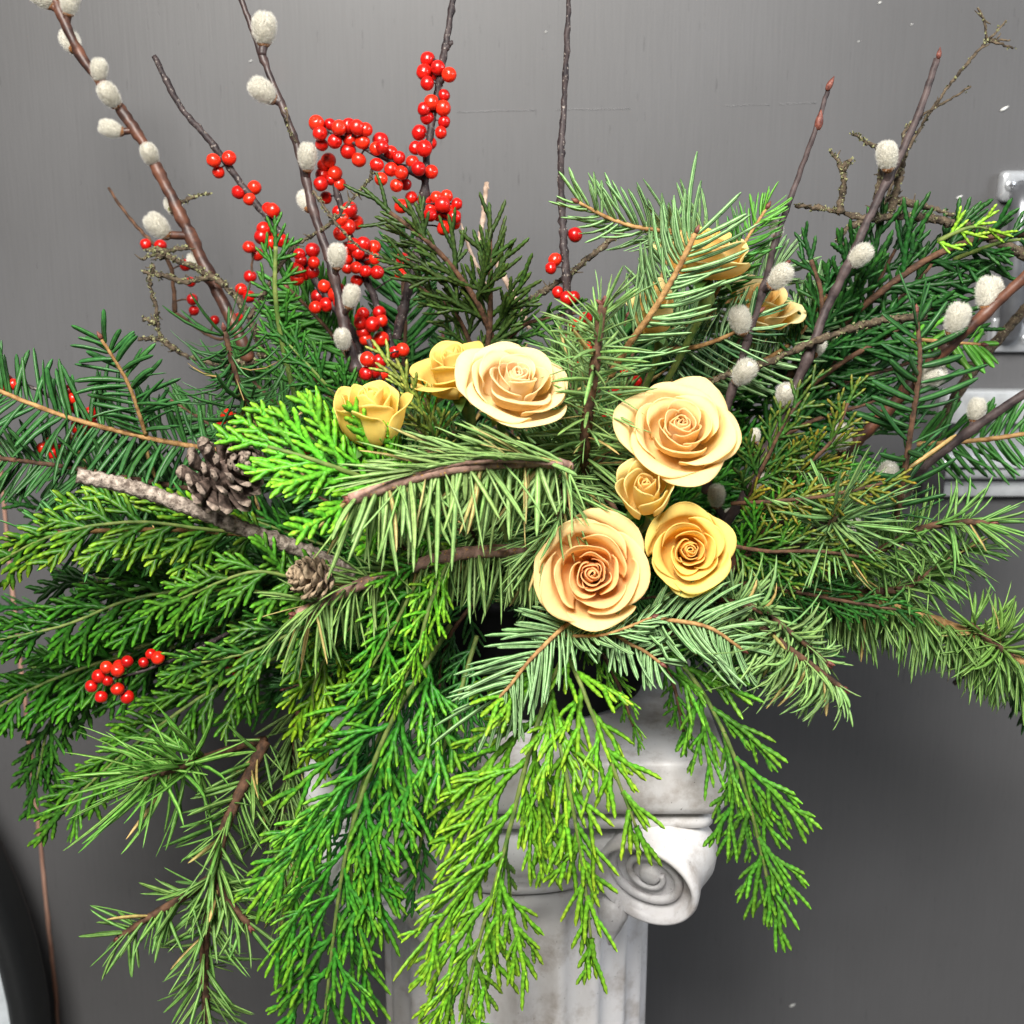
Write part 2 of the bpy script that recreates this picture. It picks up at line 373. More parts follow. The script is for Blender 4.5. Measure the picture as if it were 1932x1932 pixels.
# ---- winterberry
def berry_mesh(k):
    th = np.linspace(0, np.pi, 15); ph = np.linspace(0, 2*np.pi, 19); rad = 1+.03*np.sin(3*th+k)
    dim = 1-.10*np.exp(-((np.pi-th)/.16)**2)-.14*np.exp(-(th/.25)**2)
    V = np.stack([(rad*np.sin(th))[:, None]*np.cos(ph), (rad*np.sin(th))[:, None]*np.sin(ph), (np.cos(th)*dim*.95)[:, None]*np.ones_like(ph)], -1)
    b = MB(); b.grid(V); return b.mesh('berry', M_BERRY)
BERRY = [berry_mesh(k) for k in range(3)]
def berries(label, paths, pts, rs=(6, 3), size=13.4, tw=M_HOLLY, cat='berry branch', depth_j=.011, raw_d=None, name='winterberry_branch', group=None, knots=.06):
    Ps = [world(p) for p in paths]; u = PX(1, Ps[0][0][1]); org = Ps[0][0].copy(); T = thing(name, label, cat, org, group); sm = MB(); allp = []
    for k, P in enumerate(Ps):
        n = max(10, int(length(P)/(u*9))); C = curve(P, n)+RNG.standard_normal((n, 3))*u*.5; C[0] = P[0]
        r = np.linspace(rs[0], rs[1], n)*u*(1 if k == 0 else .7)*(1+knots*RNG.standard_normal(n)); r[RNG.random(n) < .10] *= 1.3
        sm.tube(C, r, 8, .05); allp.append(C)
    A = np.vstack(allp)
    for (x, y, *o) in pts:
        # depth follows the nearest stem place
        pr = A-CAM; dep = pr@FWD; sx = 966+FPX*(pr@RGT)/dep; sy = 966-FPX*(pr@UPV)/dep
        near = np.argmin((sx-x)**2+(sy-y)**2); d = A[near][1]+(o[0] if o else RNG.uniform(-depth_j, depth_j*.6))
        c = pt(x, y, d); sc = size*PX(1, d)*rnd(.82, 1.1); q = A[min(len(A)-1, near)]
        sm.tube(curve([q, (q+c)/2+DOWN*-.001, c], 5), PX(1.6, d), 5)
        o_ = obj('berry', BERRY[int(RNG.integers(3))], T); o_.location = Vector(c-org); o_.scale = (sc,)*3
        o_.rotation_euler = (Vector(nz((c-q)*[1, .3, 1]+RNG.standard_normal(3)*.004+np.array([0, -.002, 0])))*-1).to_track_quat('-Z', 'Y').to_euler()
    obj('stem', sm.mesh('stem', tw, org), T); return T

# ---- pussy willow
def catkin_meshes(k):
    g = np.random.default_rng(50+k); th = np.linspace(0.02, np.pi-.02, 13); ph = np.linspace(0, 2*np.pi, 17)
    prof = np.sin(th)**.8*(1-.16*np.cos(th)); z = .5-.5*np.cos(th)
    V = np.stack([(prof*.32)[:, None]*np.cos(ph), (prof*.32)[:, None]*np.sin(ph), z[:, None]*np.ones_like(ph)], -1)
    b = MB(); b.grid(V, np.full((13, 17, 3), (.50, .48, .42))); body = b.mesh('catkin', M_CATKIN)
    n = 6500; a = g.uniform(0, 2*np.pi, n); t = np.arccos(g.uniform(-.97, .97, n)); t = np.pi-t
    pr = np.sin(t)**.8*(1-.16*np.cos(t))*.32; zz = .5-.5*np.cos(t)
    rad = np.stack([np.cos(a), np.sin(a), 0*a], 1); P = rad*pr[:, None]+np.stack([0*a, 0*a, zz], 1)
    nrm = nz(rad*np.sin(t)[:, None]+np.stack([0*a, 0*a, -np.cos(t)*.8], 1)); D = nz(nrm*.62+np.array([0, 0, .62])+.30*g.standard_normal((n, 3)))
    S = nz(np.cross(D, g.standard_normal((n, 3)))); L = g.uniform(.07, .17, n)[:, None]; wv = .0036
    V = np.stack([P-S*wv, P+S*wv, P+D*L+S*wv*.3, P+D*L-S*wv*.3], 1)
    f = MB(); c = np.repeat(np.array((.85, .83, .76))[None]*g.uniform(.72, 1.08, (n, 1)), 4, 0); f.add(V, np.arange(n*4).reshape(n, 4), c)
    fur = f.mesh('fur', M_FUR)
    s = MB(); tt = np.linspace(0, 1, 6); s.tube(np.stack([0*tt, 0*tt, tt*.22-.14], 1), np.array([.07, .14, .19, .225, .245, .25]), 9, .05, cap=False)
    cap = s.mesh('bud_scale', M_BUDCAP); return body, fur, cap
M_BUDCAP = bark('catkin_scale', (.10, .035, .012), (.34, .15, .05), 220, bstr=.4, rough=.55)
CATK = [catkin_meshes(k) for k in range(3)]
def willow(label, path, r, catk, barkm=M_WILLOW, buds=(), name='willow_branch', cat='willow branch', nodes=(), group=None):
    P = world(path); u = PX(1, P[0][1]); org = P[0].copy(); T = thing(name, label, cat, org, group); n = max(16, int(length(P)/(u*9)))
    C = curve(P, n)+RNG.standard_normal((n, 3))*u*.45; C[0] = P[0]; rr = np.linspace(r[0], r[1], n)*u*.5*(1+.025*RNG.standard_normal(n))
    Tn = nz(np.gradient(C, axis=0)); sm = MB()
    pr = C-CAM; dep = pr@FWD; sx = 966+FPX*(pr@RGT)/dep; sy = 966-FPX*(pr@UPV)/dep
    for (x, y, *o) in catk:
        lenp = (o[0] if o else 52)*.82; off = o[1] if len(o) > 1 else -.006
        near = int(np.argmin((sx-x)**2+(sy-y)**2)); d = C[near][1]+off; c = pt(x, y, d); v = c-C[near]
        lw = lenp*PX(1, d); ax = nz(.85*Tn[near]+.75*nz(v)*min(1.0, np.linalg.norm(v)/(.4*lw))+np.array([0, -.08, .25])+.12*RNG.standard_normal(3)); base = c-ax*lw*.5
        i0 = int(np.argmin(np.linalg.norm(C-(base-Tn[near]*lw*.3), axis=1))); rr[max(0, i0-1):i0+2] *= 1.22
        e = base+ax*lw*.06; sm.tube(curve([C[i0], (C[i0]+e)/2+Tn[i0]*lw*.02, e], 6), np.linspace(.16, .17, 6)*lw, 7, .05)
        k = CATK[int(RNG.integers(3))]; q = Vector(ax).to_track_quat('Z', 'Y')
        ck = obj('catkin', k[0], T); ck.location = Vector(base-org); ck.scale = (lw*rnd(.95, 1.08), lw, lw)
        ck.rotation_mode = 'QUATERNION'; ck.rotation_quaternion = q
        obj('fur', k[1], ck, kind='stuff'); obj('bud_scale', k[2], ck)
    rr[RNG.random(n) < .08] *= 1.18
    sm.tube(C, rr, 10, .03); obj('stem', sm.mesh('stem', barkm, org), T)
    for (x, y, lp, ang) in buds:
        near = int(np.argmin((sx-x)**2+(sy-y)**2)); d = C[near][1]-.002; b = pt(x, y, d); D = nz(pt(x+10*math.cos(R(ang)), y-10*math.sin(R(ang)), d)-b); tt = np.linspace(0, 1, 7)
        m = MB(); m.tube(b+D*((tt-.5)*PX(lp, d))[:, None], PX(lp, d)*np.array([.12, .20, .23, .21, .16, .09, .02]), 8); obj('bud', m.mesh('bud', M_BUD, org), T)
    return T

# ---- lichen twig
def twig(label, paths, r=(9, 4), lich=.5, barkm=M_TWIG, name='lichen_twig', cat='twig', gn=1.0, group=None):
    Ps = [world(p) for p in paths]; u = PX(1, Ps[0][0][1]); org = Ps[0][0].copy(); T = thing(name, label, cat, org, group); sm = MB(); fl = MB()
    for k, P in enumerate(Ps):
        n = max(10, int(length(P)/(u*5))); C = curve(P, n)+RNG.standard_normal((n, 3))*u*1.1*gn; C[0] = P[0]
        q = 1 if k == 0 else .7; rr = np.linspace(r[0], r[1], n)*u*.5*q*(1+.20*gn*RNG.standard_normal(n).clip(-1.5, 2)); sm.tube(C, rr, 8, .12*gn)
        for i in range(n):                      # spurs and lichen flakes
            if RNG.random() < .10*gn:
                D = nz(RNG.standard_normal(3)*[1, .6, 1]); sm.tube(curve([C[i], C[i]+D*u*rnd(5, 12), C[i]+D*u*rnd(12, 18)+DOWN*u*-2], 5), np.linspace(2.2, .7, 5)*u, 5)
            for _ in range(int(RNG.poisson(lich*3.0))):
                D = nz(RNG.standard_normal(3)+[0, -.3, .5]); A = nz(np.cross(D, RNG.standard_normal(3))); Bq = np.cross(D, A); c = C[i]+D*rr[i]*.95+RNG.standard_normal(3)*u
                g = np.linspace(-1, 1, 4); G = np.array([[c+(A*a+Bq*b)*u*rnd(1.4, 2.8)+D*u*(1.2*RNG.standard_normal()+1.0) for b in g] for a in g]); fl.grid(G)
    obj('stem', sm.mesh('stem', barkm, org), T)
    if fl.n: obj('lichen', fl.mesh('lichen', M_LICHEN, org), T, kind='stuff')
    return T

# ---- rose
def sstep(a, b, x): t = np.clip((x-a)/(b-a), 0, 1); return t*t*(3-2*t)
def rose(label, x, y, d, rad, axis, open_=1.0, n=25, inner=(.93, .50, .19), outer=(.90, .63, .26), seed=0, group='cream roses', spin=0.0, flop=1.0, tall=1.0):
    g = np.random.default_rng(900+seed); Rr = PX(rad, d); ax = nz(np.array(axis, float)); c0 = pt(x, y, d)
    z = Vector(ax); q = z.to_track_quat('Z', 'Y').to_matrix(); Mx = np.array(q)
    org = c0-ax*Rr*.62*(1 if tall == 1 else tall*.82); T = thing('rose', label, 'rose', org, group)
    nu, nv = 21, 17; U = np.linspace(-1, 1, nu)[None, :]; V0 = np.linspace(0, 1, nv)[:, None]
    for k in range(n):
        t = k/(n-1); A = np.interp(t, [0, .25, .5, .75, 1], [2.9, 1.9, 1.62, 1.36, 1.15])*g.normal(1, .08)
        th = spin+k*2.399+g.normal(0, .18); rho = Rr*(.022+.978*np.interp(t, [0, .25, .45, .62, .80, 1], [0, .13, .30, .55, .84, 1.0])*open_)*g.normal(1, .03)
        zt = Rr*np.interp(t, [0, .2, .45, .7, 1], [.78, .84, .84, .72, .52 if open_ > .7 else .72])*g.normal(1, .045)*tall
        curl = np.interp(t, [0, .25, .5, 1], [.02, .12, .45, 1.0])*flop*g.uniform(.6, 1.25)
        edge = 1-np.abs(U)**2.3*np.interp(t, [0, .4, 1], [.16, .26, .36])+.11*np.exp(-(U/.22)**2)*sstep(.3, .6, t)*g.uniform(.2, 1.4)
        V = V0*edge
        p0 = np.array((.10*Rr+.07*Rr*t, 0)); p3 = np.array((rho, zt)); p1 = np.array((max(rho*.95, .16*Rr)+.10*Rr, .12*Rr)); p2 = np.array((rho*.93+.05*Rr*(1-t)+.02*Rr, zt*.78))
        b = [(1-V)**3, 3*V*(1-V)**2, 3*V**2*(1-V), V**3]
        r_ = sum(bi*pi_[0] for bi, pi_ in zip(b, (p0, p1, p2, p3))); h = sum(bi*pi_[1] for bi, pi_ in zip(b, (p0, p1, p2, p3)))
        rim = sstep(.66, 1.02, V); eu = .45+.75*np.abs(U)**1.5
        r_ = r_+rim**1.3*curl*Rr*(.20*(1-U**2)+.07); h = h-rim**1.6*curl*Rr*(.09+.17*U**2)
        ph1, ph2 = g.uniform(0, 6.28, 2); wav = Rr*.028*(.35+t)*sstep(.35, 1, V)*(np.sin(2.6*U+ph1)+.6*np.sin(6.1*U+ph2)); r_ = r_+wav; h = h+wav*.5
        r_ = r_*(1+np.interp(t, [0, .3, 1], [.26, .15, .05])*g.uniform(.5, 1.4)*U)          # one edge tucks under the next petal
        wp = np.interp(V, [0, .2, .6, .85, 1.1], [.62, .80, 1.0, .98, .86]); a = th+U*A*wp
        fa = U*A*wp; kf = np.interp(t, [0, .3, .6, 1], [.2, .40, .48, .48]); er = r_*(np.cos(fa)+kf*(1-np.cos(fa))); et = r_*np.sin(fa)*np.interp(t, [0, .4, 1], [1, .96, .92])
        X = np.stack([er*math.cos(th)-et*math.sin(th), er*math.sin(th)+et*math.cos(th), h+0*a], -1)+g.normal(0, Rr*.002, (nv, nu, 1))
        X = X@Mx.T+org
        kk = sstep(.15, .85, t); ic, oc = np.array(inner), np.array(outer); base = ic*(1-kk)+oc*kk
        yel = ic*np.array((1.0, 1.0, .85)); grn = np.array((.62, .62, .18))
        Cc = base[None, None]*np.ones((nv, nu, 3)); f = (1-sstep(.30, .92, V))[..., None]*.80; Cc = Cc*(1-f)+yel*f
        if t > .78: f = (sstep(.82, 1.0, V)*sstep(.35, 1, np.abs(U)+.25*g.uniform()))[..., None]*.55*g.uniform(.3, 1); Cc = Cc*(1-f)+grn*f
        Cc = np.clip(Cc*g.normal(1, .03), 0, .97)
        m = MB(); m.grid(X, Cc); o = obj('petal', m.mesh('petal', M_PETAL, org), T)
        md = o.modifiers.new('thickness', 'SOLIDIFY'); md.thickness = .0006; md.offset = 0
    for k in range(5):
        a = k*1.2566+g.uniform(0, .4); tt = np.linspace(0, 1, 8); w_ = Rr*.17*np.sin(np.pi*np.clip(tt*.82+.18, 0, 1))**.8; rr = Rr*(.10+.55*open_*tt**.9+.12*tt); hh = Rr*(-.02+.28*tt-.42*tt**2.2)
        cth, sth = math.cos(a), math.sin(a); P = np.stack([rr*cth, rr*sth, hh], 1); S = np.array((-sth, cth, 0))
        G = np.stack([P-S*w_[:, None], P+np.array((0, 0, -Rr*.02)), P+S*w_[:, None]], 1)@Mx.T+org
        m = MB(); m.grid(G, np.full((8, 3, 3), (.07, .17, .03))); obj('sepal', m.mesh('sepal', M_SEPAL, org), T)
    m = MB(); e = pt(1000, 1170, .05); s0 = org-ax*Rr*.02; C = curve([s0+ax*Rr*.10, s0-ax*Rr*.15, s0-ax*Rr*.9, s0*.45+e*.55-ax*Rr*.6, e], 18)
    m.tube(C, np.r_[Rr*.17, Rr*.17, np.linspace(Rr*.08, Rr*.06, 16)], 8, .03); obj('stem', m.mesh('stem', M_GREENSTEM, org), T)
    return T
# ------------------------------------------------------------------ setting
WALL_D = .34
def wall_mat():
    m, nt, b = mat('painted_board', .48, .4)
    big = noise(nt, 1.6, 4); c = ramp(nt, big, [(.32, (.074, .073, .0755)), (.68, (.099, .0985, .1035))])
    g = noise(nt, 1.0, 5, (420, 1, 16)); c = mix(nt, c, ramp(nt, g, [(.30, .955), (.62, 1.02)]), 1.0, 'MULTIPLY')
    red = ramp(nt, noise(nt, 5.5, 2), [(.66, 0.0), (.80, .28)]); c = mix(nt, c, (.125, .088, .080), red)
    crack = ramp(nt, noise(nt, 1.0, 3, (330, 1, 30)), [(.70, 0.0), (.73, 1.0)]); c = mix(nt, c, (.045, .044, .047), mix(nt, (0, 0, 0), crack, .55))
    sp = ramp(nt, noise(nt, 150, 1), [(.90, 0.0), (.91, 1.0)]); c = mix(nt, c, (.55, .55, .56), sp)
    nt.links.new(c, b.inputs['Base Color'])
    h = nd(nt, 'ShaderNodeMath', operation='SUBTRACT'); nt.links.new(g, h.inputs[0]); nt.links.new(crack, h.inputs[1]); bump(nt, b, h.outputs[0], .15, .0010)
    return m
M_WALL = wall_mat()
FLOOR_Z = -1.02
def struct(name, mb, m, smooth=False):
    o = obj(name, mb.mesh(name, m, smooth=smooth)); o['kind'] = 'structure'; return o
mb = MB(); mb.box((-2.2, WALL_D, FLOOR_Z-.05), (2.2, WALL_D+.04, 2.2)); wallo = struct('wall', mb, M_WALL)
m_floor, nt, b = mat('concrete_floor', .8, .3); nt.links.new(ramp(nt, noise(nt, 6, 5), [(.3, (.11, .11, .11)), (.7, (.17, .165, .16))]), b.inputs['Base Color'])
mb = MB(); mb.box((-2.2, -2.6, FLOOR_Z-.05), (2.2, WALL_D, FLOOR_Z)); struct('floor', mb, m_floor)

def flat_mat(name, c, rough=.5, metal=0.0, spec=.5, nscale=60, nv=.15, bstr=0):
    m, nt, b = mat(name, rough, spec); b.inputs['Metallic'].default_value = metal; f = noise(nt, nscale, 4)
    nt.links.new(ramp(nt, f, [(.3, tuple(v*(1-nv) for v in c)), (.7, tuple(min(1, v*(1+nv)) for v in c))]), b.inputs['Base Color'])
    if bstr: bump(nt, b, f, bstr, .001)
    return m
# scratch and flecks on the board
sc = MB()
for x0, y0, x1, y1 in ((862, 211, 1010, 208), (1050, 207, 1190, 205), (1368, 200, 1452, 197), (1470, 196, 1540, 194)):
    xs = np.linspace(0, 1, 9); P = np.array([pt(x0+(x1-x0)*t, y0+(y1-y0)*t+RNG.normal(0, .6), WALL_D-.0006) for t in xs]); sc.tube(P, rnd(.00012, .00026, 9), 5)
obj('scratch', sc.mesh('scratch', flat_mat('scratch_pale', (.26, .26, .27), .7)), wallo, kind='stuff')
fk = MB()
for x, y, s in ((1895, 205, 7), (1810, 372, 5), (473, 115, 2.5), (1720, 46, 2), (1495, 1897, 6), (1030, 60, 2), (1620, 78, 2), (1660, 5, 3)):
    c = pt(x, y, WALL_D-.001); fk.tube(curve([c-[PX(s, .34), 0, PX(s*.5, .34)], c, c+[PX(s, .34), 0, PX(s*.6, .34)]], 5), PX(s*.33, .34)*np.array([.4, 1, 1.1, .8, .3]), 6)
obj('paint_fleck', fk.mesh('paint_fleck', flat_mat('fleck_white', (.7, .7, .68), .7)), wallo, kind='stuff')

# bare wood strip on the left of the board
xw = pt(73, 1561, WALL_D)[0]; zt = pt(73, 560, WALL_D)[2]
mb = MB(); zz = np.linspace(FLOOR_Z+.002, zt, 60); P = np.stack([xw+.0008*np.sin(zz*9)+RNG.normal(0, .0004, 60), np.full(60, WALL_D-.002), zz], 1)
mb.tube(P, .0026*(1+.12*RNG.standard_normal(60)), 6, .08)
o = obj('wood_strip', mb.mesh('wood_strip', bark('bare_wood', (.22, .11, .075), (.42, .25, .19), 60, (1, 1, .2), .5)))
o['label'] = 'narrow bare wood strip running down the grey board at far left'; o['category'] = 'wood strip'

# dark round wheel at the lower left edge
M_RUB = flat_mat('black_rubber', (.006, .007, .008), .6, nscale=200); M_HUB = flat_mat('grey_disc', (.55, .60, .64), .4)
wd = .20; cx = pt(-1040, 1960, wd); Ro = pt(64, 1960, wd)[0]-cx[0]; T = thing('wheel', 'black tyre with pale grey disc cut off by the lower left corner', 'wheel', (cx[0], cx[1]+.03, cx[2]))
org = np.array(T.location); mb = MB(); a = np.linspace(0, 2*np.pi, 97); pr = np.array([(-.115, .0), (-.10, -.028), (-.05, -.037), (-.015, -.03), (0, -.012), (0, .02), (-.02, .034), (-.115, .03)])*[PX(480, wd), 1]
G = np.stack([np.stack([(Ro+p[0])*np.cos(a), np.full_like(a, p[1]), (Ro+p[0])*np.sin(a)], -1) for p in pr], 0); mb.grid(G); obj('tyre', mb.mesh('tyre', M_RUB), T)
mb = MB(); rs = np.array([0, .25, .6, .9, 1.0])*(Ro-PX(50, wd)); ys = np.array([-.022, -.02, -.012, -.006, .01])
G = np.stack([np.stack([r_*np.cos(a), np.full_like(a, y_), r_*np.sin(a)], -1) for r_, y_ in zip(rs, ys)], 0); mb.grid(G); obj('disc', mb.mesh('disc', M_HUB), T)

# chrome pull handle and rail on the right
M_CHROME = flat_mat('brushed_metal', (.55, .57, .60), .28, .6); M_ALU = flat_mat('white_aluminium', (.56, .58, .60), .30, .4); M_DARK = flat_mat('dark_plastic', (.03, .028, .03), .5)
def rbox(mb, lo, hi, bev):
    lo = np.array(lo, float); hi = np.array(hi, float); c = (lo+hi)/2; h = (hi-lo)/2; ks = []
    for dy, ins in ((-h[1], bev), (-h[1]+bev*.35, bev*.25), (-h[1]+bev, 0), (h[1], 0)):
        a = np.linspace(0, 2*np.pi, 33); rr = bev*1.6
        X = np.sign(np.cos(a+1e-6))*(h[0]-rr-ins)+(rr)*np.cos(a); Z = np.sign(np.sin(a+1e-6))*(h[2]-rr-ins)+rr*np.sin(a)
        ks.append(np.stack([c[0]+X, np.full_like(a, c[1]+dy), c[2]+Z], -1))
    front = ks[0].copy(); front[:, 0] = c[0]+(front[:, 0]-c[0])*.02; front[:, 2] = c[2]+(front[:, 2]-c[2])*.02
    mb.grid(np.stack([front]+ks, 0))
def screw(parent, c, r, org):
    m = MB(); a = np.linspace(0, 2*np.pi, 25); pr = [(0, -.30), (.55, -.28), (.9, -.12), (1.0, .15)]
    m.grid(np.stack([np.stack([c[0]+r*p*np.cos(a), np.full_like(a, c[1]+r*q), c[2]+r*p*np.sin(a)], -1) for p, q in pr], 0)); s = obj('screw', m.mesh('screw', M_CHROME, org), parent)
    m = MB(); t = r*.11
    m.box((c[0]-r*.5, c[1]-r*.34, c[2]-t), (c[0]+r*.5, c[1]-r*.25, c[2]+t)); m.box((c[0]-t, c[1]-r*.35, c[2]-r*.5), (c[0]+t, c[1]-r*.25, c[2]+r*.5)); obj('cross_slot', m.mesh('cross_slot', M_DARK, org, False), s)
wy = WALL_D-.006
A0, A1 = pt(1889, 322, wy), pt(1960, 381, wy); B0, B1 = pt(1868, 612, wy), pt(1975, 664, wy)
org = np.array(pt(1925, 660, WALL_D)); T = thing('pull_handle', 'chrome pull handle with screwed plates on the grey board at right edge', 'handle', org)
for (p, q) in ((A0, A1), (B0, B1)):
    m = MB(); rbox(m, (p[0], WALL_D-.011, q[2]), (q[0], WALL_D-.0005, p[2]), .004); pl = obj('plate', m.mesh('plate', M_CHROME, org), T)
screw(T, pt(1907, 350, WALL_D-.0118), PX(11, .34), org); screw(T, pt(1936, 640, WALL_D-.0118), PX(11, .34), org)
m = MB(); x = pt(1921, 500, WALL_D-.034)[0]; C = curve([(x+.006, WALL_D-.006, A1[2]+.012), (x, WALL_D-.030, A1[2]-.004), (x-.004, WALL_D-.037, (A1[2]+B0[2])/2), (x, WALL_D-.030, B0[2]+.004), (x+.004, WALL_D-.006, B0[2]-.012)], 30)
m.tube(C, .0125, 12); obj('grip', m.mesh('grip', flat_mat('grip_grey', (.16, .165, .18), .35, .6), org), T)
m = MB(); k0, k1 = pt(1872, 600, WALL_D-.012), pt(1884, 645, WALL_D-.012); rbox(m, (k0[0], WALL_D-.016, k1[2]), (k1[0], WALL_D-.010, k0[2]), .0015); obj('latch_tab', m.mesh('latch_tab', M_CHROME, org), T)
org = np.array(pt(1860, 930, WALL_D)); T = thing('metal_rail', 'pale aluminium rail fixed across the board at right below the handle', 'rail', org)
def slab(name, x0, y0, y1, t, m_, bev=.0025):
    m = MB(); p, q = pt(x0, y0, WALL_D-t), pt(2100, y1, WALL_D-t); rbox(m, (p[0], WALL_D-t, q[2]), (q[0]+.1, WALL_D-.0005, p[2]), bev); obj(name, m.mesh(name, m_, org), T)
slab('upper_bar', 1786, 738, 800, .020, M_ALU); slab('groove', 1795, 800.5, 864, .006, M_CHROME); slab('lower_bar', 1776, 865, 906, .026, M_ALU, .006); slab('foot_lip', 1772, 907, 938, .012, M_ALU)
m = MB(); p, q = pt(1735, 872, WALL_D-.018), pt(1775, 935, WALL_D-.018); rbox(m, (p[0], WALL_D-.03, q[2]), (q[0], WALL_D-.0005, p[2]), .003); obj('end_cap', m.mesh('end_cap', M_DARK, org), T)

# ------------------------------------------------------------------ pedestal
def marble():
    m, nt, b = mat('weathered_marble', .42, .4); f = noise(nt, 9, 6, (1, 1, .5), rough=.62)
    c = ramp(nt, f, [(.30, (.36, .33, .31)), (.46, (.57, .555, .55)), (.70, (.63, .63, .655))])
    c = mix(nt, c, (.24, .19, .15), ramp(nt, noise(nt, 18, 6, rough=.75), [(.50, 0.0), (.74, .9)]))
    c = mix(nt, c, (.05, .045, .04), ramp(nt, noise(nt, 330, 2), [(.70, 0.0), (.76, .8)]))
    c = mix(nt, c, (.40, .40, .45), ramp(nt, noise(nt, 5, 3), [(.5, 0.0), (.75, .6)]))
    nt.links.new(c, b.inputs['Base Color']); bump(nt, b, noise(nt, 120, 4), .15, .002); return m
M_MARBLE = marble()
CY = .065; HALF = .178; FY = CY-HALF
CX = pt(975, 1440, FY)[0]
ZT = pt(975, 1440, FY)[2]; ZB = pt(975, 1545, FY)[2]; ZV = pt(1200, 1750, FY+.01)[2]
SHAFT_R = PX(272, CY)*.995
org = np.array((CX, CY, FLOOR_Z)); T = thing('pedestal', 'white marble ionic column pedestal carrying the flower arrangement', 'pedestal', org)
def ringsq(h, z, k=73, p=9.0, cen=(CX, CY)):        # rounded square ring
    rc = min(.014, h*.5); xs, ys = [], []
    for qd in range(4):
        a = np.linspace(0, np.pi/2, 9)+qd*np.pi/2; sx_, sy_ = ((1, 1), (-1, 1), (-1, -1), (1, -1))[qd]
        xs += list(sx_*(h-rc)+rc*np.cos(a)); ys += list(sy_*(h-rc)+rc*np.sin(a))
        nx_ = (((-1, 1), (-1, -1), (1, -1), (1, 1))[qd]); x1, y1 = nx_[0]*(h-rc)+rc*math.cos(a[-1]), nx_[1]*(h-rc)+rc*math.sin(a[-1])
        for t_ in (.05, .35, .65, .95): xs.append(xs[-1]*0+(xs[qd*13+8]*(1-t_)+x1*t_)); ys.append(ys[qd*13+8]*(1-t_)+y1*t_)
    xs.append(xs[0]); ys.append(ys[0])
    return np.stack([cen[0]+np.array(xs), cen[1]+np.array(ys), np.full(len(xs), z)], -1)
def loft(name, rings, parent=T, m_=None):
    m = MB(); m.grid(np.stack(rings, 0)); return obj(name, m.mesh(name, m_ or M_MARBLE, org), parent)
hh = ZT-ZB
loft('abacus', [ringsq(.002, ZT), ringsq(HALF-.005, ZT), ringsq(HALF-.002, ZT-.001), ringsq(HALF-.0006, ZT-.003), ringsq(HALF-.0003, ZT-.008), ringsq(HALF+.001, ZT-hh*.5), ringsq(HALF, ZB+.010), ringsq(HALF-.003, ZB+.003), ringsq(HALF-.010, ZB), ringsq(.05, ZB-.0005)])
loft('abacus_moulding', [ringsq(.06, ZB-.002), ringsq(HALF-.016, ZB-.002), ringsq(HALF-.010, ZB-.006), ringsq(HALF-.010, ZB-.014), ringsq(HALF-.018, ZB-.019), ringsq(.05, ZB-.020)])
def ringc(r_, z, k=73, cen=(CX, CY)):
    a = np.linspace(0, 2*np.pi, k); return np.stack([cen[0]+r_*np.cos(a), cen[1]+r_*np.sin(a), np.full(k, z)], -1)
loft('echinus', [ringc(.02, ZB-.018), ringc(HALF-.03, ZB-.019), ringc(HALF-.018, ZB-.032), ringc(HALF-.015, ZB-.05), ringc(HALF-.024, ZB-.068), ringc(SHAFT_R+.006, ZB-.082), ringc(SHAFT_R+.008, ZB-.088), ringc(SHAFT_R+.005, ZB-.095), ringc(SHAFT_R-.004, ZB-.100)])
# fluted shaft
NF = 22; k = NF*10+1; a = np.linspace(0, 2*np.pi, k); ph = (a*NF/(2*np.pi)+.32) % 1
fl = np.where(ph < .80, np.sin(np.pi*ph/.80)**.8, 0)*.0085
rings = []; zs = np.r_[ZB-.099, np.linspace(ZB-.104, ZB-.135, 6), np.linspace(ZB-.15, FLOOR_Z+.10, 8)]
for z_ in zs:
    f = sstep(0, 1, np.clip((ZB-.106-z_)/.026, 0, 1)); r_ = SHAFT_R-fl*f; rings.append(np.stack([CX+r_*np.cos(a), CY+r_*np.sin(a), np.full(k, z_)], -1))
loft('shaft', rings)
loft('base', [ringc(SHAFT_R+.004, FLOOR_Z+.101), ringc(SHAFT_R+.022, FLOOR_Z+.09), ringc(SHAFT_R+.022, FLOOR_Z+.07), ringc(SHAFT_R+.012, FLOOR_Z+.06), ringc(SHAFT_R+.035, FLOOR_Z+.05), ringc(SHAFT_R+.035, FLOOR_Z+.032), ringc(.02, FLOOR_Z+.0315)])
loft('plinth', [ringsq(.01, FLOOR_Z+.031), ringsq(HALF+.002, FLOOR_Z+.031), ringsq(HALF+.004, FLOOR_Z+.029), ringsq(HALF+.004, FLOOR_Z)])
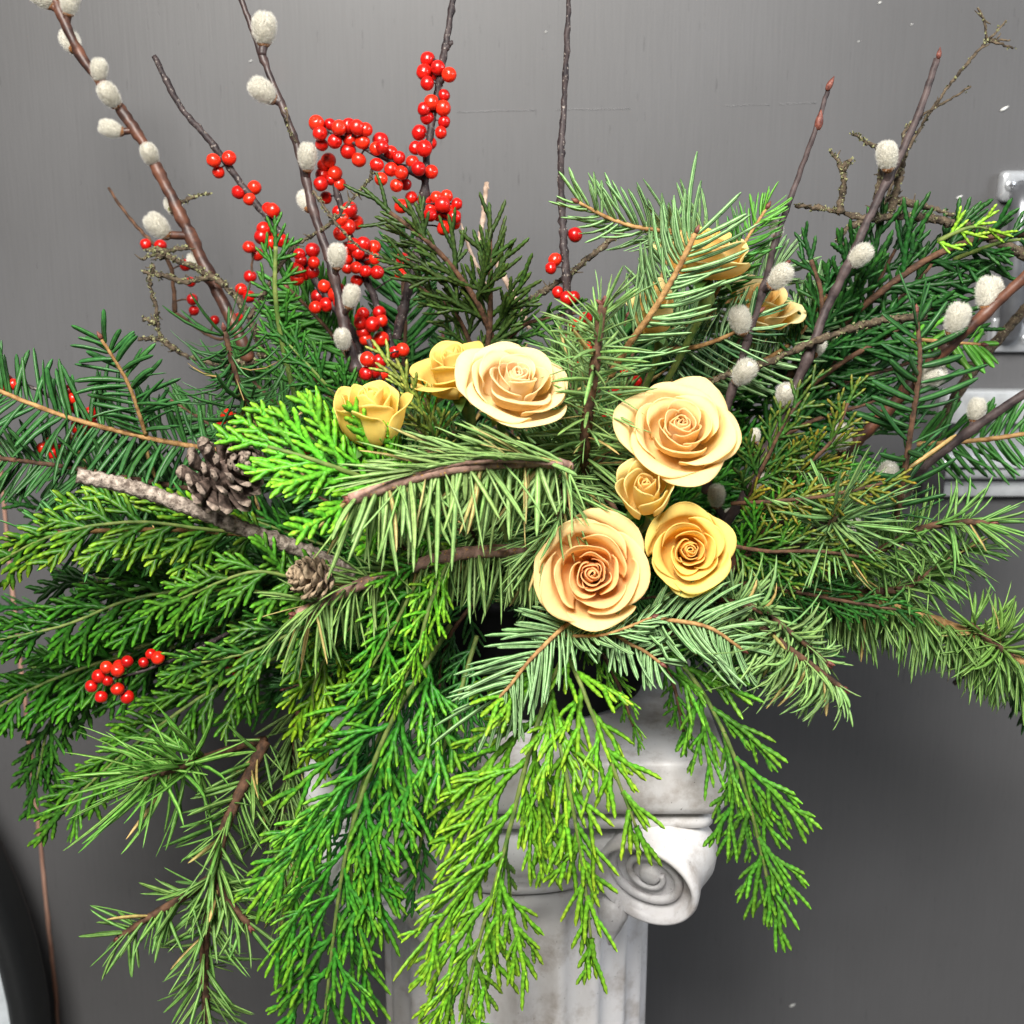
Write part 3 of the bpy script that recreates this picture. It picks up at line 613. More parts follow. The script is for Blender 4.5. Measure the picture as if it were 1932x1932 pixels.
# corner volutes
VR = PX(121, FY)*.93
def volute(c, n, th, flip):
    n = nz(np.array(n)); up = nz(np.array((0, 0, 1.0))-n*n[2]); rt = np.cross(up, n)*flip
    def w_(r_, a_, h): return c+np.multiply.outer(r_*np.cos(a_), rt)+np.multiply.outer(r_*np.sin(a_), up)+n*h
    aa = np.linspace(0, 2*np.pi, 65); pr = [(0, -.011), (.55, -.011), (.78, -.010), (.84, -.001), (.90, .006), (.955, .0055), (.99, .001), (.965, -.008), (.93, -.016), (.95, -.026), (1.0, -.036), (1.02, -th*.75), (.98, -th)]
    m = MB(); m.grid(np.stack([w_(np.full_like(aa, VR*p), aa, h) for p, h in pr], 0)); v = obj('volute', m.mesh('volute', M_MARBLE, org), T)
    t = np.linspace(0, 1, 70); an = R(95)+t*R(640)*1.0; rr = VR*(.83-.60*t**.85); P = np.array([w_(np.array(r_), np.array(x_), -.0085) for r_, x_ in zip(rr, an)])
    m = MB(); m.tube(P, VR*(.10-.045*t), 8); obj('scroll', m.mesh('scroll', M_MARBLE, org), v)
    m = MB(); pr = [(0, -.004), (.12, -.0045), (.19, -.006), (.22, -.012)]; m.grid(np.stack([w_(np.full_like(aa, VR*p), aa, h) for p, h in pr], 0)); obj('eye', m.mesh('eye', M_MARBLE, org), v)
vc = pt(1220, 1664, FY+.004)
dx = vc[0]-CX
for sx in (1, -1):
    for sy in (1, -1):
        cc = np.array((CX+sx*dx, CY+sy*(vc[1]-CY), vc[2])); volute(cc, (-.42*sx, -.86*sy, -.30), .055, sx)
# hanging tip under each front volute and cushion band between
for sx in (1, -1):
    m = MB(); q = pt(1160, 1690, FY+.03); q = np.array((CX+sx*(q[0]-CX), q[1], q[2])); t = np.linspace(0, 1, 9)
    m.tube(q+np.stack([sx*-.004*t, -.004*t, -.046*t], 1), .013*np.array([.6, .9, 1, .95, .8, .62, .42, .25, .08])*1.15, 9, .04); obj('leaf_tip', m.mesh('leaf_tip', M_MARBLE, org), T)
t = np.linspace(-1, 1, 25); m = MB(); P = np.stack([CX+t*(dx-.01), np.full(25, FY+.040), ZB-.040-.012*(1-t**2)], 1); m.tube(P, .020, 10); obj('cushion', m.mesh('cushion', M_MARBLE, org), T)
# black bowl
PY = CY-.004; T2 = thing('bowl', 'black bowl holding the arrangement on top of the pedestal', 'bowl', (CX+.026, PY, ZT+.001)); c2 = (CX+.026, PY)
m = MB(); m.grid(np.stack([ringc(r_*1.18, ZT+z_*1.15, cen=c2) for r_, z_ in ((.002, .001), (.075, .001), (.080, .004), (.082, .010), (.098, .035), (.110, .070), (.113, .098), (.117, .101), (.117, .106), (.109, .106), (.105, .085), (.002, .08))], 0))
obj('shell', m.mesh('shell', flat_mat('black_glaze', (.006, .006, .007), .85, 0, .15), T2.location), T2)
ROOT = (985, 1165, .06)
# ------------------------------------------------------------------ roses
PE, YE = (.93, .52, .22), (.92, .60, .13)
O1 = (.98, .79, .43); O2 = (.975, .80, .27)
rose('wide open peach cream rose, lowest and largest of the front roses', 1118, 1082, -.20, 97, (-.02, -1, .24), 1.0, 26, (.985, .62, .30), O1, 1)
rose('yellow cream rose touching the right side of the largest front rose', 1302, 1037, -.19, 80, (.02, -1, .24), .95, 24, (.985, .66, .20), O2, 2)
rose('open peach rose high on the right above the small bud', 1285, 803, -.17, 95, (.02, -.78, .72), 1.0, 25, (.985, .73, .40), (.98, .80, .45), 3)
rose('small yellow rosebud tucked between the two right hand roses', 1218, 925, -.185, 84, (-.12, -.80, .75), .58, 15, (.985, .74, .30), (.98, .86, .42), 4, flop=.45, tall=1.35)
rose('pale peach rose in front of its pair at the upper middle', 974, 712, -.17, 93, (.20, -.60, .80), .98, 24, (.985, .77, .50), (.98, .83, .52), 5)
rose('yellow rose half hidden behind the pale peach rose', 858, 690, -.12, 84, (-.25, -.28, .95), .88, 17, (.985, .76, .26), O2, 6, tall=1.25)
rose('yellow half open rose standing alone at the middle left', 702, 772, -.18, 92, (.02, -.33, .95), .68, 16, (.985, .77, .24), O2, 7, flop=.6, tall=1.45)
rose('yellow rose at the very top behind the pale fir sprig', 1335, 470, -.075, 84, (.06, -.16, 1), .9, 16, (.96, .68, .20), (.98, .86, .46), 8, tall=1.2)
rose('pale yellow rose behind fir needles left of the top rose', 1230, 575, -.075, 74, (-.15, -.45, 1), .55, 13, (.95, .68, .22), (.98, .88, .50), 9, flop=.5, tall=1.4)
rose('pale yellow rose behind the willow stem on the upper right', 1440, 570, -.03, 74, (.20, -.50, .9), .8, 14, (.96, .70, .26), (.98, .88, .54), 10, tall=1.2)

# ------------------------------------------------------------------ pussy willow
willow('thick red brown pussy willow branch leaning to the top left corner', [(470, 680, .06), (455, 640, .06), (405, 540, .07), (340, 405, .08), (270, 270, .09), (205, 175, .10), (150, 100, .11), (92, -25, .12)], (24, 14),
       [(132, 4, 50), (78, -6, 50), (133, 78, 52, .012), (187, 133, 44), (207, 180, 52, -.014), (210, 243, 46), (283, 292, 46), (328, 390, 44, .012), (298, 427, 56, -.012), (372, 495, 46, .014)], M_WILLOWR, nodes=())
willow('dark pussy willow branch with catkins crossing the red berries', [(672, 700, -.02), (655, 640, -.02), (630, 520, -.01), (592, 400, 0), (568, 300, .01), (540, 220, .02), (500, 120, .03), (450, -15, .04)], (19, 10),
       [(498, 55, 60), (497, 172, 58), (580, 297, 54, -.012), (578, 380, 46, .012), (636, 484, 50, -.010), (662, 560, 48, -.012), (647, 641, 46, -.012), (682, 690, 44, .004)])
willow('slim dark willow branch ending in red buds beside the top fir', [(1330, 930, -.05), (1380, 740, -.06), (1405, 660, -.06), (1440, 545, -.06), (1465, 450, -.06), (1500, 350, -.05), (1540, 240, -.05), (1562, 168, -.04)], (17, 8),
       [(1465, 433, 38, .004), (1471, 523, 58, -.012), (1397, 605, 58), (1403, 703, 62, -.010), (1376, 830, 44, .008)], M_WILLOWG, [(1567, 157, 26, 62), (1546, 226, 34, 80)])
willow('grey brown willow branch with cut tip among the upper right twigs', [(1345, 1010, -.06), (1410, 930, -.07), (1460, 820, -.07), (1500, 730, -.07), (1530, 660, -.07), (1560, 580, -.06), (1600, 500, -.06), (1640, 410, -.05), (1690, 310, -.04), (1735, 210, -.03), (1768, 112, -.02)], (20, 12),
       [(1674, 295, 56, -.012), (1622, 483, 54), (1540, 655, 48, .014), (1482, 747, 54, -.012), (1425, 822, 30, .006), (1440, 912, 52), (1352, 937, 52), (1372, 977, 40, .006)], M_WILLOWG, [(1772, 100, 20, 80)])
willow('thick dark red willow branch slanting out at the right edge', [(1370, 1070, -.04), (1480, 980, -.06), (1550, 915, -.07), (1600, 850, -.08), (1680, 770, -.09), (1750, 690, -.10), (1850, 600, -.11), (1945, 512, -.12)], (24, 17),
       [(1866, 555, 68, .006), (1805, 603, 66), (1754, 710, 66, -.010), (1588, 826, 58, -.010)], M_WILLOWR)
willow('brown willow branch low on the right over the metal rail', [(1480, 1040, -.02), (1530, 1010, -.03), (1600, 960, -.04), (1700, 910, -.05), (1780, 850, -.06), (1860, 792, -.07), (1945, 735, -.08)], (22, 15),
       [(1842, 774, 50, .006), (1672, 896, 58), (1606, 993, 44, .004)], M_WILLOWG)
willow('stub of willow with one white catkin at the far right edge', [(1800, 1290, .02), (1850, 1250, .01), (1890, 1215, 0), (1905, 1180, 0)], (10, 8), [(1895, 1190, 36, -.012)], M_WILLOWG)

# ------------------------------------------------------------------ winterberry
def rb(n, x0, y0, x1, y1, j=12): return [(x0+(x1-x0)*t+RNG.normal(0, j), y0+(y1-y0)*t+RNG.normal(0, j)) for t in np.linspace(0, 1, n)]
berries('dark bare-tipped winterberry stem slanting up left with few berries', [[(700, 720, .02), (660, 620, .02), (610, 550, .03), (570, 490, .03), (520, 430, .04), (450, 340, .05), (400, 270, .05), (340, 200, .06), (290, 105, .06)]],
        [(403, 303), (432, 298), (412, 325), (450, 363), (480, 354), (471, 376), (506, 394), (515, 397), (497, 432), (494, 447), (512, 458), (531, 454), (508, 440), (565, 480), (590, 472), (568, 492), (592, 495), (560, 510), (573, 517), (588, 512), (560, 525), (612, 540), (632, 555), (640, 570), (600, 560), (616, 575), (595, 580), (640, 545)], (9, 5))
main = [(748, 640, .0), (772, 540, .0), (792, 450, .01), (800, 370, .01), (806, 290, .01), (824, 180, .02), (838, 100, .02), (858, -20, .03)]
berries('tall upright winterberry branch loaded with red berry clusters', [main, [(800, 335, .01), (752, 312, .0), (700, 285, -.005), (650, 262, -.005), (605, 240, 0)], [(838, 95, .02), (848, 84, .02), (855, 80, .02)], [(828, 160, .02), (842, 140, .015)]],
        [(807, 112), (800, 136), (826, 128), (824, 142), (847, 141), (806, 157), (838, 180), (814, 193), (836, 204), (800, 206), (806, 222), (838, 230), (791, 250), (832, 250), (812, 270), (784, 279), (800, 280), (778, 306), (814, 324), (790, 318),
         (597, 232), (623, 235), (640, 241), (658, 237), (674, 240), (690, 244), (604, 252), (607, 273), (632, 267), (661, 263), (684, 268), (657, 285), (677, 302), (718, 264), (721, 277), (737, 288), (710, 280), (753, 297), (711, 311), (738, 320), (757, 326), (719, 338),
         (748, 350), (765, 348), (776, 373), (757, 389), (801, 377), (824, 373), (843, 370), (813, 397), (835, 386), (862, 385), (828, 406), (812, 405), (857, 410), (838, 430), (845, 400), (857, 420)], (9, 5))
berries('short winterberry twig full of berries behind the dark willow branch', [[(745, 690, .02), (735, 640, .02), (705, 560, .02), (680, 500, .02), (655, 430, .02), (635, 360, .02), (618, 300, .02)], [(690, 690, .01), (695, 640, .01), (690, 590, .01)]],
        [(620, 303), (608, 330), (632, 327), (610, 312), (605, 347), (640, 348), (625, 338), (615, 373), (640, 400), (660, 395), (645, 412), (672, 420), (642, 440), (658, 428), (668, 462), (686, 460), (706, 466), (655, 488), (690, 490), (707, 488), (672, 505), (690, 512), (712, 514), (673, 530), (655, 505), (655, 470), (676, 477),
         (760, 490), (756, 518), (685, 592), (716, 590), (680, 610), (703, 612), (720, 640), (686, 627), (705, 650), (690, 640), (680, 600), (720, 605)], (7, 5))
berries('low winterberry tip with berries above the lone yellow rose', [[(730, 760, -.06), (715, 710, -.06), (702, 660, -.05), (694, 640, -.05)]], [(693, 678, -.02), (716, 682), (705, 700), (722, 705), (690, 705), (760, 660, .03), (745, 665, .03)], (5, 4), 14)
berries('single thin upright winterberry stem at the middle top', [[(1075, 640, -.02), (1068, 520, -.02), (1060, 400, -.01), (1058, 300, -.01), (1064, 200, 0), (1070, 80, 0), (1074, -20, 0)]], [(1085, 443), (1047, 490), (1039, 506), (1053, 552), (1070, 563), (1083, 560), (1105, 602), (1085, 615), (1108, 655)], (8, 5), 13, knots=.12)
berries('winterberry sprig with a tight cluster hanging at lower left', [[(430, 1195, -.08), (350, 1235, -.11), (280, 1262, -.13), (200, 1285, -.14)]], [(172, 1295), (186, 1276), (201, 1259), (224, 1256), (222, 1264), (240, 1248), (203, 1284), (191, 1315), (222, 1300), (240, 1315), (271, 1250), (285, 1234), (298, 1241)], (4, 2.5), 13)
berries('winterberry sprig glimpsed behind the fir at far left', [[(300, 870, .02), (180, 800, .0), (80, 740, -.02), (10, 715, -.02)], [(180, 800, .0), (90, 850, -.02)]], [(12, 718), (25, 725), (5, 735), (130, 738), (138, 752), (133, 765), (145, 800), (172, 780), (172, 800), (80, 845), (92, 838), (100, 855), (110, 850), (145, 808), (180, 840), (155, 815)], (5, 3), 13)
berries('thin reddish winterberry twig against the board at left', [[(330, 590, .12), (320, 500, .12), (270, 440, .12), (235, 400, .13), (205, 355, .13)], [(330, 590, .12), (420, 640, .11), (465, 560, .11), (478, 480, .11)]], [(275, 461), (303, 464), (363, 565), (366, 586), (360, 532), (470, 466), (486, 480), (455, 546), (472, 522), (350, 500), (405, 604), (450, 600), (430, 590), (470, 560)], (4, 2.6), 11, M_BROWNBARK)
berries('winterberry cluster deep in the greens right of the pine stem', [[(1120, 900, .0), (1140, 820, -.01), (1150, 740, -.01), (1170, 680, 0)]], [(1140, 795, -.03), (1155, 803, -.03), (1160, 745, -.02), (1145, 870, -.02), (1130, 855, -.02), (1150, 790, -.03), (1110, 880, -.02), (1120, 705, -.02), (1182, 700), (1095, 690, -.03), (1200, 720)], (5, 4), 13)
berries('winterberry cluster behind the pine cone on the left', [[(520, 850, .02), (470, 800, .02), (420, 780, .02)]], [(428, 783), (447, 790), (420, 806), (440, 808), (455, 800), (505, 815), (510, 830), (470, 815), (580, 845)], (4, 3), 13)
berries('faint winterberry sprig in shade below the left greens', [[(520, 1220, .03), (440, 1250, .03), (350, 1290, .03)]], [(350, 1285), (365, 1295), (355, 1300), (440, 1245), (462, 1240), (450, 1270), (470, 1268), (430, 1255), (225, 1150, .02), (235, 1145, .02), (45, 1020, .02), (70, 1022, .02), (110, 1010, .02)], (4, 3), 12)

# ------------------------------------------------------------------ bare and lichen twigs
twig('thin lichen twig reaching the top right corner with forked tip', [[(1670, 390, .02), (1690, 330, .02), (1740, 235, .03), (1800, 150, .03), (1862, 78, .04)], [(1862, 78, .04), (1858, 45, .04), (1845, 14, .04)], [(1862, 78, .04), (1880, 60, .04), (1899, 38, .04)], [(1864, 78, .04), (1885, 82, .035), (1912, 91, .035)], [(1735, 220, .02), (1780, 195, .02), (1832, 163, .02)], [(1864, 76, .04), (1890, 76, .04), (1906, 75, .04)]], (7, 5), .12, gn=.6)
twig('gnarled dark lichen branch lying level over the upper right cedar', [[(1960, 490, 0), (1900, 465, 0), (1850, 435, -.01), (1760, 412, -.02), (1700, 408, -.02), (1640, 412, -.03), (1570, 397, -.03), (1500, 388, -.03)], [(1583, 400, -.03), (1592, 345, -.03), (1586, 315, -.03), (1566, 285, -.03)], [(1588, 320, -.03), (1605, 302, -.03)], [(1645, 410, -.03), (1660, 345, -.03), (1662, 290, -.03), (1642, 272, -.03), (1606, 252, -.03)], [(1640, 412, -.03), (1600, 430, -.03), (1582, 452, -.03), (1600, 468, -.03)], [(1680, 400, -.02), (1695, 340, -.02), (1705, 290, -.02), (1712, 240, -.02), (1740, 222, -.02)], [(1690, 378, -.02), (1740, 388, -.02), (1800, 405, -.02)]], (22, 7), .55)
twig('lichen branch crossing level through the right side greens', [[(1320, 725, -.06), (1450, 682, -.07), (1560, 636, -.08), (1650, 608, -.08), (1745, 596, -.08)]], (11, 14), .35)
twig('short lichen twig rising right beside the thin upright stem', [[(960, 590, 0), (1010, 560, 0), (1060, 528, .005), (1110, 488, .01), (1180, 432, .01)]], (13, 9), .25)
twig('twisted lichen twigs clustered by the thick red willow at left', [[(500, 680, .06), (470, 600, .05), (440, 555, .05), (400, 525, .05), (350, 532, .05), (315, 522, .05), (272, 513, .05)], [(400, 520, .05), (340, 495, .05), (300, 480, .05), (268, 490, .05)], [(330, 490, .05), (300, 470, .05), (275, 473, .05)], [(500, 680, .06), (400, 685, .055), (330, 660, .05), (300, 630, .05), (294, 580, .05), (282, 530, .05), (290, 500, .05)], [(296, 610, .05), (268, 603, .05)], [(330, 660, .05), (300, 640, .05), (260, 640, .05)], [(300, 485, .05), (330, 470, .05), (357, 470, .05)]], (15, 8), .75)
twig('tiny lichen spur beside the thick red willow catkins', [[(322, 398, .085), (350, 378, .085), (395, 365, .085)]], (9, 3), .5)
twig('slender forked lichen twig among the berries at upper left', [[(470, 600, .01), (545, 478, 0), (580, 450, 0), (620, 425, -.01), (665, 375, -.01), (700, 335, -.01)], [(590, 360, -.015), (625, 410, -.02), (660, 450, -.02), (700, 480, -.02), (770, 503, -.02)], [(620, 410, -.01), (650, 405, -.01)], [(700, 335, -.01), (702, 310, -.01)], [(560, 270, -.01), (545, 240, -.01), (540, 205, -.01)]], (8, 5), .35, gn=.7)
twig('pale tan bare twig standing behind the olive cedar', [[(1000, 620, .08), (970, 560, .08), (935, 495, .08), (905, 470, .08), (912, 410, .08), (918, 345, .08)], [(925, 560, .08), (890, 480, .08), (872, 430, .08)]], (11, 8), .0, M_PALETWIG, 'bare_twig', gn=.5)
twig('greyish lichen stick slanting behind the metal rail at right', [[(1690, 960, .06), (1760, 830, .06), (1800, 755, .06), (1850, 680, .06), (1945, 570, .06)], [(1820, 690, .06), (1850, 688, .055), (1872, 676, .05)]], (24, 17), .1, M_TWIG, gn=.3)
T = twig('stout grey pine stick jutting left below the pine cone', [[(665, 1085, -.13), (600, 1050, -.14), (480, 1005, -.16), (350, 955, -.17), (250, 920, -.18), (145, 897, -.19)]], (31, 27), .0, M_STICK, 'pine_stick', 'stick', gn=.42)
twig('thin brown twig poking up behind the rosebud', [[(1180, 1010, -.12), (1160, 960, -.13), (1140, 935, -.13)]], (14, 10), 0, M_BROWNBARK, 'bare_twig', gn=.4)

# ------------------------------------------------------------------ pine cones
def cone(label, x, y, d, size, axis, open_=1.0, rows=64, seed=1, sc=1.0, m1=M_CONE, m2=M_CONETIP):
    g = np.random.default_rng(seed); ax = nz(np.array(axis, float)); Mx = np.array(Vector(ax).to_track_quat('Z', 'Y').to_matrix()); S = PX(size, d); org = pt(x, y, d)-ax*S*.45
    T = thing('pine_cone', label, 'pine cone', org)
    m = MB(); t = np.linspace(0, 1, 9); m.tube(org+np.multiply.outer(t*S*.9, ax), S*np.array([.10, .18, .22, .22, .20, .16, .12, .08, .03]), 10); obj('core', m.mesh('core', M_CONE, org), T)
    for k in range(rows):
        t = k/rows; a = k*2.39996; h = S*(.06+.80*t); r0 = S*.15*np.interp(t, [0, .3, 1], [.9, 1.2, .3]); ln = S*np.interp(t, [0, .25, .6, 1], [.26, .40, .36, .14])*g.normal(1, .08)
        lift = np.interp(t, [0, .35, 1], [-.35, .35, 1.15])*1.0 if open_ > .5 else np.interp(t, [0, 1], [.35, 1.35]); lift += g.normal(0, .12)
        rad = np.array((math.cos(a), math.sin(a), 0)); tan = np.array((-math.sin(a), math.cos(a), 0)); D = nz(rad*math.cos(lift)+np.array((0, 0, math.sin(lift)))); N = np.cross(tan, D)*-1
        s = np.array([0, .35, .70, .86, 1.0]); wd = S*sc*np.array([.05, .075, .105, .095, .02])*np.interp(t, [0, .3, 1], [.8, 1.1, .55]); th = S*np.array([.012, .016, .032, .055, .012])
        P = rad*r0+np.array((0, 0, h))+D*(s*ln)[:, None]+N*(.03*S*s**2)[:, None]
        ring = np.stack([P-tan*wd[:, None], P-tan*wd[:, None]*.5+N*th[:, None], P+tan*wd[:, None]*.5+N*th[:, None], P+tan*wd[:, None], P-N*th[:, None]*.6, P-tan*wd[:, None]], 1)
        m = MB(); m.grid(ring[:4]@Mx.T+org); o = obj('scale', m.mesh('scale', m1, org), T)
        m = MB(); m.grid((ring[2:]+D*S*.002)@Mx.T*1.0+org); obj('scale_tip', m.mesh('scale_tip', m2, org), o)
    return T
cone('open grey brown pine cone resting on the stout pine stick', 424, 893, -.185, 148, (.75, -.52, .42), 1.0, 70, 3)
cone('closed tan pine cone below the end of the pine stick', 590, 1090, -.205, 92, (-.75, -.35, .30), .3, 60, 5, 1.5, M_CONE2, M_CONE2)
# ------------------------------------------------------------------ conifers, named one by one
PALEFIR = (.07, .19, .05); PINEC = (.16, .29, .085); DARKFIR = (.022, .085, .022); MIDFIR = (.035, .13, .028); OLIVE = (.05, .085, .016); GREEN = (.055, .24, .018); DEEP = (.018, .085, .014)
TW = (0, -1, .25)
# pale fir sprigs at the top
bough('fir_sprig', 'upright pale fir sprig with orange stem at the top centre', [[(1150, 710, -.08), (1190, 645, -.10), (1230, 590, -.11), (1275, 515, -.12), (1312, 440, -.125)]], 90, 8, 10, 2, 'comb', (60, 7), 'under', .0, .30, PALEFIR, (7, 4.5), (M_FIR, M_FIRBARK), (.1, -1, .3), .22, split=True, brown=.0, cat='fir sprig', wcurl=(.10, 0, .05), taper=(.6, .9))
bough('fir_sprig', 'light green fir sprig pointing left over the thin twig', [[(1350, 470, -.05), (1290, 440, -.06), (1210, 430, -.08), (1150, 412, -.08), (1092, 382, -.09)]], 64, 7, 8, 2, 'comb', (58, 8), 'under', -.05, .32, PALEFIR, (5, 3), (M_FIR, M_FIRBARK), (-.1, -1, -.5), .3, brown=0, cat='fir sprig', tipcol=(.16, .34, .06), wcurl=(0, 0, .22))
bough('fir_sprig', 'bright tipped fir sprig crossing in front of the top rose', [[(1330, 590, -.03), (1370, 520, -.05), (1410, 450, -.06), (1445, 395, -.06)]], 58, 6, 7, 3, 'comb', (46, 9), 'mix', 0, .2, (.045, .17, .03), (4, 2.5), (M_FIRTOP, M_FIRBARK), (-.2, -1, .2), .35, brown=0, cat='fir sprig', tipcol=(.14, .40, .03))
for k, (lb, p, L) in enumerate((('pale fir sprig fanning right below the top rose', [(1230, 640, .03), (1300, 610, .02), (1390, 560, .01), (1480, 500, .01)], 72), ('dark backed fir sprig left of the slim willow stem', [(1240, 660, -.03), (1310, 655, -.05), (1380, 630, -.06), (1430, 590, -.06)], 66),
        ('pale fir sprig rising behind the upright orange stemmed one', [(1230, 640, .04), (1240, 560, .03), (1260, 480, .02), (1270, 420, .02)], 58), ('pale fir sprig under the slim willow at upper right', [(1330, 720, .0), (1420, 690, -.01), (1500, 640, -.01), (1560, 560, 0)], 70))):
    bough('fir_sprig', lb, [p], L, 7, 8, 2, 'comb', (58, 8), 'under' if k != 1 else 'mix', 0, .28, PALEFIR if k != 1 else (.05, .13, .05), (5, 3), (M_FIR, M_FIRBARK), (rnd(-.3, .3), -1, rnd(-.3, .4)), .3, brown=0, cat='fir sprig')
# centre pine
bough('pine_bough', 'pine bough with thick pinkish stem and needles hanging like a comb', [[(1075, 880, -.17), (1040, 873, -.185), (960, 873, -.20), (880, 880, -.21), (800, 895, -.215), (720, 920, -.22), (660, 942, -.22)]], 116, 10.5, 6.4, 2, 'one', (80, 20), 'mix', .28, .06, PINEC, (10, 12.5), (M_PALEPINE, M_PINEBARK), (0, -1, .1), .75, PROF_PINE, (.9, .9), True, .07, 'pine bough', phi0=0.15, lenj=.20, buds=3, flat=.4)
bough('pine_bough', 'fine pine needles sweeping left above the thick pinkish stem', [[(1060, 876, -.19), (960, 868, -.21), (860, 876, -.215), (770, 898, -.22)]], 122, 7.5, 9, 2, 'one', (24, 11), 'mix', 0, .1, (.15, .28, .08), (5, 4), (M_PALEPINE, M_PINEBARK), (0, -1, .3), .6, PROF_PINE, (1, 1), False, .05, 'pine bough', phi0=3.0, wcurl=(-.05, 0, -.08), flat=.4)
bough('pine_bough', 'upright pine leader with dark bud tip and loose long needles', [[(1098, 900, -.10), (1102, 850, -.13), (1112, 760, -.15), (1124, 680, -.16), (1132, 610, -.16), (1138, 575, -.16)]], 100, 7, 6, 3, 'brush', (62, 14), 'mix', .16, -.05, (.14, .27, .09), (12, 8), (M_PINE, M_BROWNBARK), TW, .3, PROF_PINE, (1, .8), False, .05, 'pine bough', buds=5, flat=.4)
for k, (lb, p) in enumerate((('pine tuft left of the upright leader under the pale rose', [(1110, 870, -.06), (1060, 850, -.09), (990, 840, -.10), (930, 840, -.10)]), ('pine tuft spreading below the pale peach rose to the right', [(1110, 860, -.05), (1085, 780, -.07), (1078, 720, -.06), (1072, 640, -.05)]),
        ('pine tuft between the pinkish stem and the right hand rose', [(1090, 900, -.09), (1130, 870, -.10), (1155, 840, -.10), (1165, 790, -.09)]), ('pine needles hanging left of the largest rose', [(1060, 900, -.15), (1065, 950, -.18), (1040, 1010, -.18), (1000, 1060, -.17)]),
        ('pine needles reaching toward the rosebud', [(1060, 900, -.10), (1100, 930, -.12), (1130, 970, -.12)]))):
    bough('pine_bough', lb, [p], 88, 6.5, 6, 3, 'brush', (54, 14), 'mix', .18, 0, (.11, .24, .075), (7, 4), (M_PINE, M_BROWNBARK), TW, .3, PROF_PINE, (.9, .8), False, .06, 'pine bough', buds=2, flat=.4)
bough('pine_bough', 'shaded pine stem under the comb like needles', [[(1100, 1090, -.12), (1010, 1045, -.14), (930, 1040, -.16), (850, 1048, -.17), (760, 1075, -.17)]], 92, 8, 6, 2, 'one', (80, 10), 'mix', .25, 0, (.11, .20, .06), (13, 12), (M_PINE, M_PINEBARK), (0, -1, .1), .7, PROF_PINE, (.9, .9), False, .06, 'pine bough', phi0=0.1, flat=.4)
bough('pine_bough', 'pine stem with long drooping needles left of the hanging cedar', [[(760, 1080, -.16), (700, 1095, -.18), (640, 1120, -.19), (560, 1160, -.20)]], 104, 7, 6, 3, 'brush', (66, 12), 'mix', .45, -.05, (.13, .24, .06), (12, 10), (M_PINE, M_PINEBARK), TW, .3, PROF_PINE, (.9, 1.0), False, .06, 'pine bough', buds=3, flat=.4)
# lower front fir with white undersides
bough('fir_sprig', 'white striped fir sprig below the largest rose pointing down left', [[(1085, 1165, -.17), (1045, 1200, -.20), (1000, 1245, -.215), (965, 1290, -.22), (940, 1318, -.22)]], 98, 8.2, 9, 2, 'comb', (46, 6), 'under', 0, .20, (.075, .19, .05), (5, 3), (M_FIR, M_FIRBARK), (.05, -1, .25), .12, split=True, brown=0, cat='fir sprig', taper=(.7, 1.0), buds=1)
bough('fir_sprig', 'white striped fir sprig right of the largest rose pointing right', [[(1210, 1165, -.17), (1280, 1172, -.19), (1340, 1185, -.20), (1400, 1225, -.20)]], 88, 8, 8, 2, 'comb', (56, 7), 'under', 0, .30, (.075, .19, .05), (5, 3), (M_FIR, M_FIRBARK), (.05, -1, .4), .2, split=True, brown=0, cat='fir sprig')
bough('fir_sprig', 'short white striped fir sprig directly under the largest rose', [[(1140, 1180, -.17), (1180, 1210, -.19), (1215, 1228, -.195), (1245, 1250, -.20)]], 66, 7.5, 8, 2, 'comb', (58, 7), 'under', 0, .25, (.075, .19, .05), (4, 3), (M_FIR, M_FIRBARK), (.05, -1, .4), .2, split=True, brown=0, cat='fir sprig')
bough('fir_sprig', 'slim fir sprig lying flat just below the largest rose', [[(1000, 1195, -.15), (1100, 1200, -.19), (1150, 1195, -.20), (1230, 1165, -.19)]], 50, 7, 9, 2, 'comb', (40, 10), 'under', 0, .2, (.075, .19, .05), (4, 2.5), (M_FIR, M_FIRBARK), (0, -1, .9), .3, brown=0, cat='fir sprig')
bough('pine_bough', 'pale pine tip with purple buds sweeping down at lower right', [[(1350, 1150, -.14), (1430, 1180, -.18), (1490, 1225, -.20), (1545, 1265, -.20), (1590, 1300, -.20)]], 112, 8.5, 5, 3, 'one', (68, 16), 'mix', .12, -.45, (.16, .30, .10), (8, 5), (M_PINE, M_BROWNBARK), TW, .85, PROF_PINE, (.9, .7), False, .03, 'pine bough', buds=6, phi0=2.9, flat=.4)
bough('pine_bough', 'upper needles of the pale pine tip at lower right', [[(1350, 1130, -.13), (1430, 1150, -.17), (1500, 1200, -.19), (1560, 1250, -.19)]], 88, 8, 6, 3, 'brush', (60, 14), 'mix', .08, -.3, (.15, .29, .10), (7, 4), (M_PINE, M_BROWNBARK), TW, .6, PROF_PINE, (.9, .7), False, .03, 'pine bough', buds=5, flat=.4)
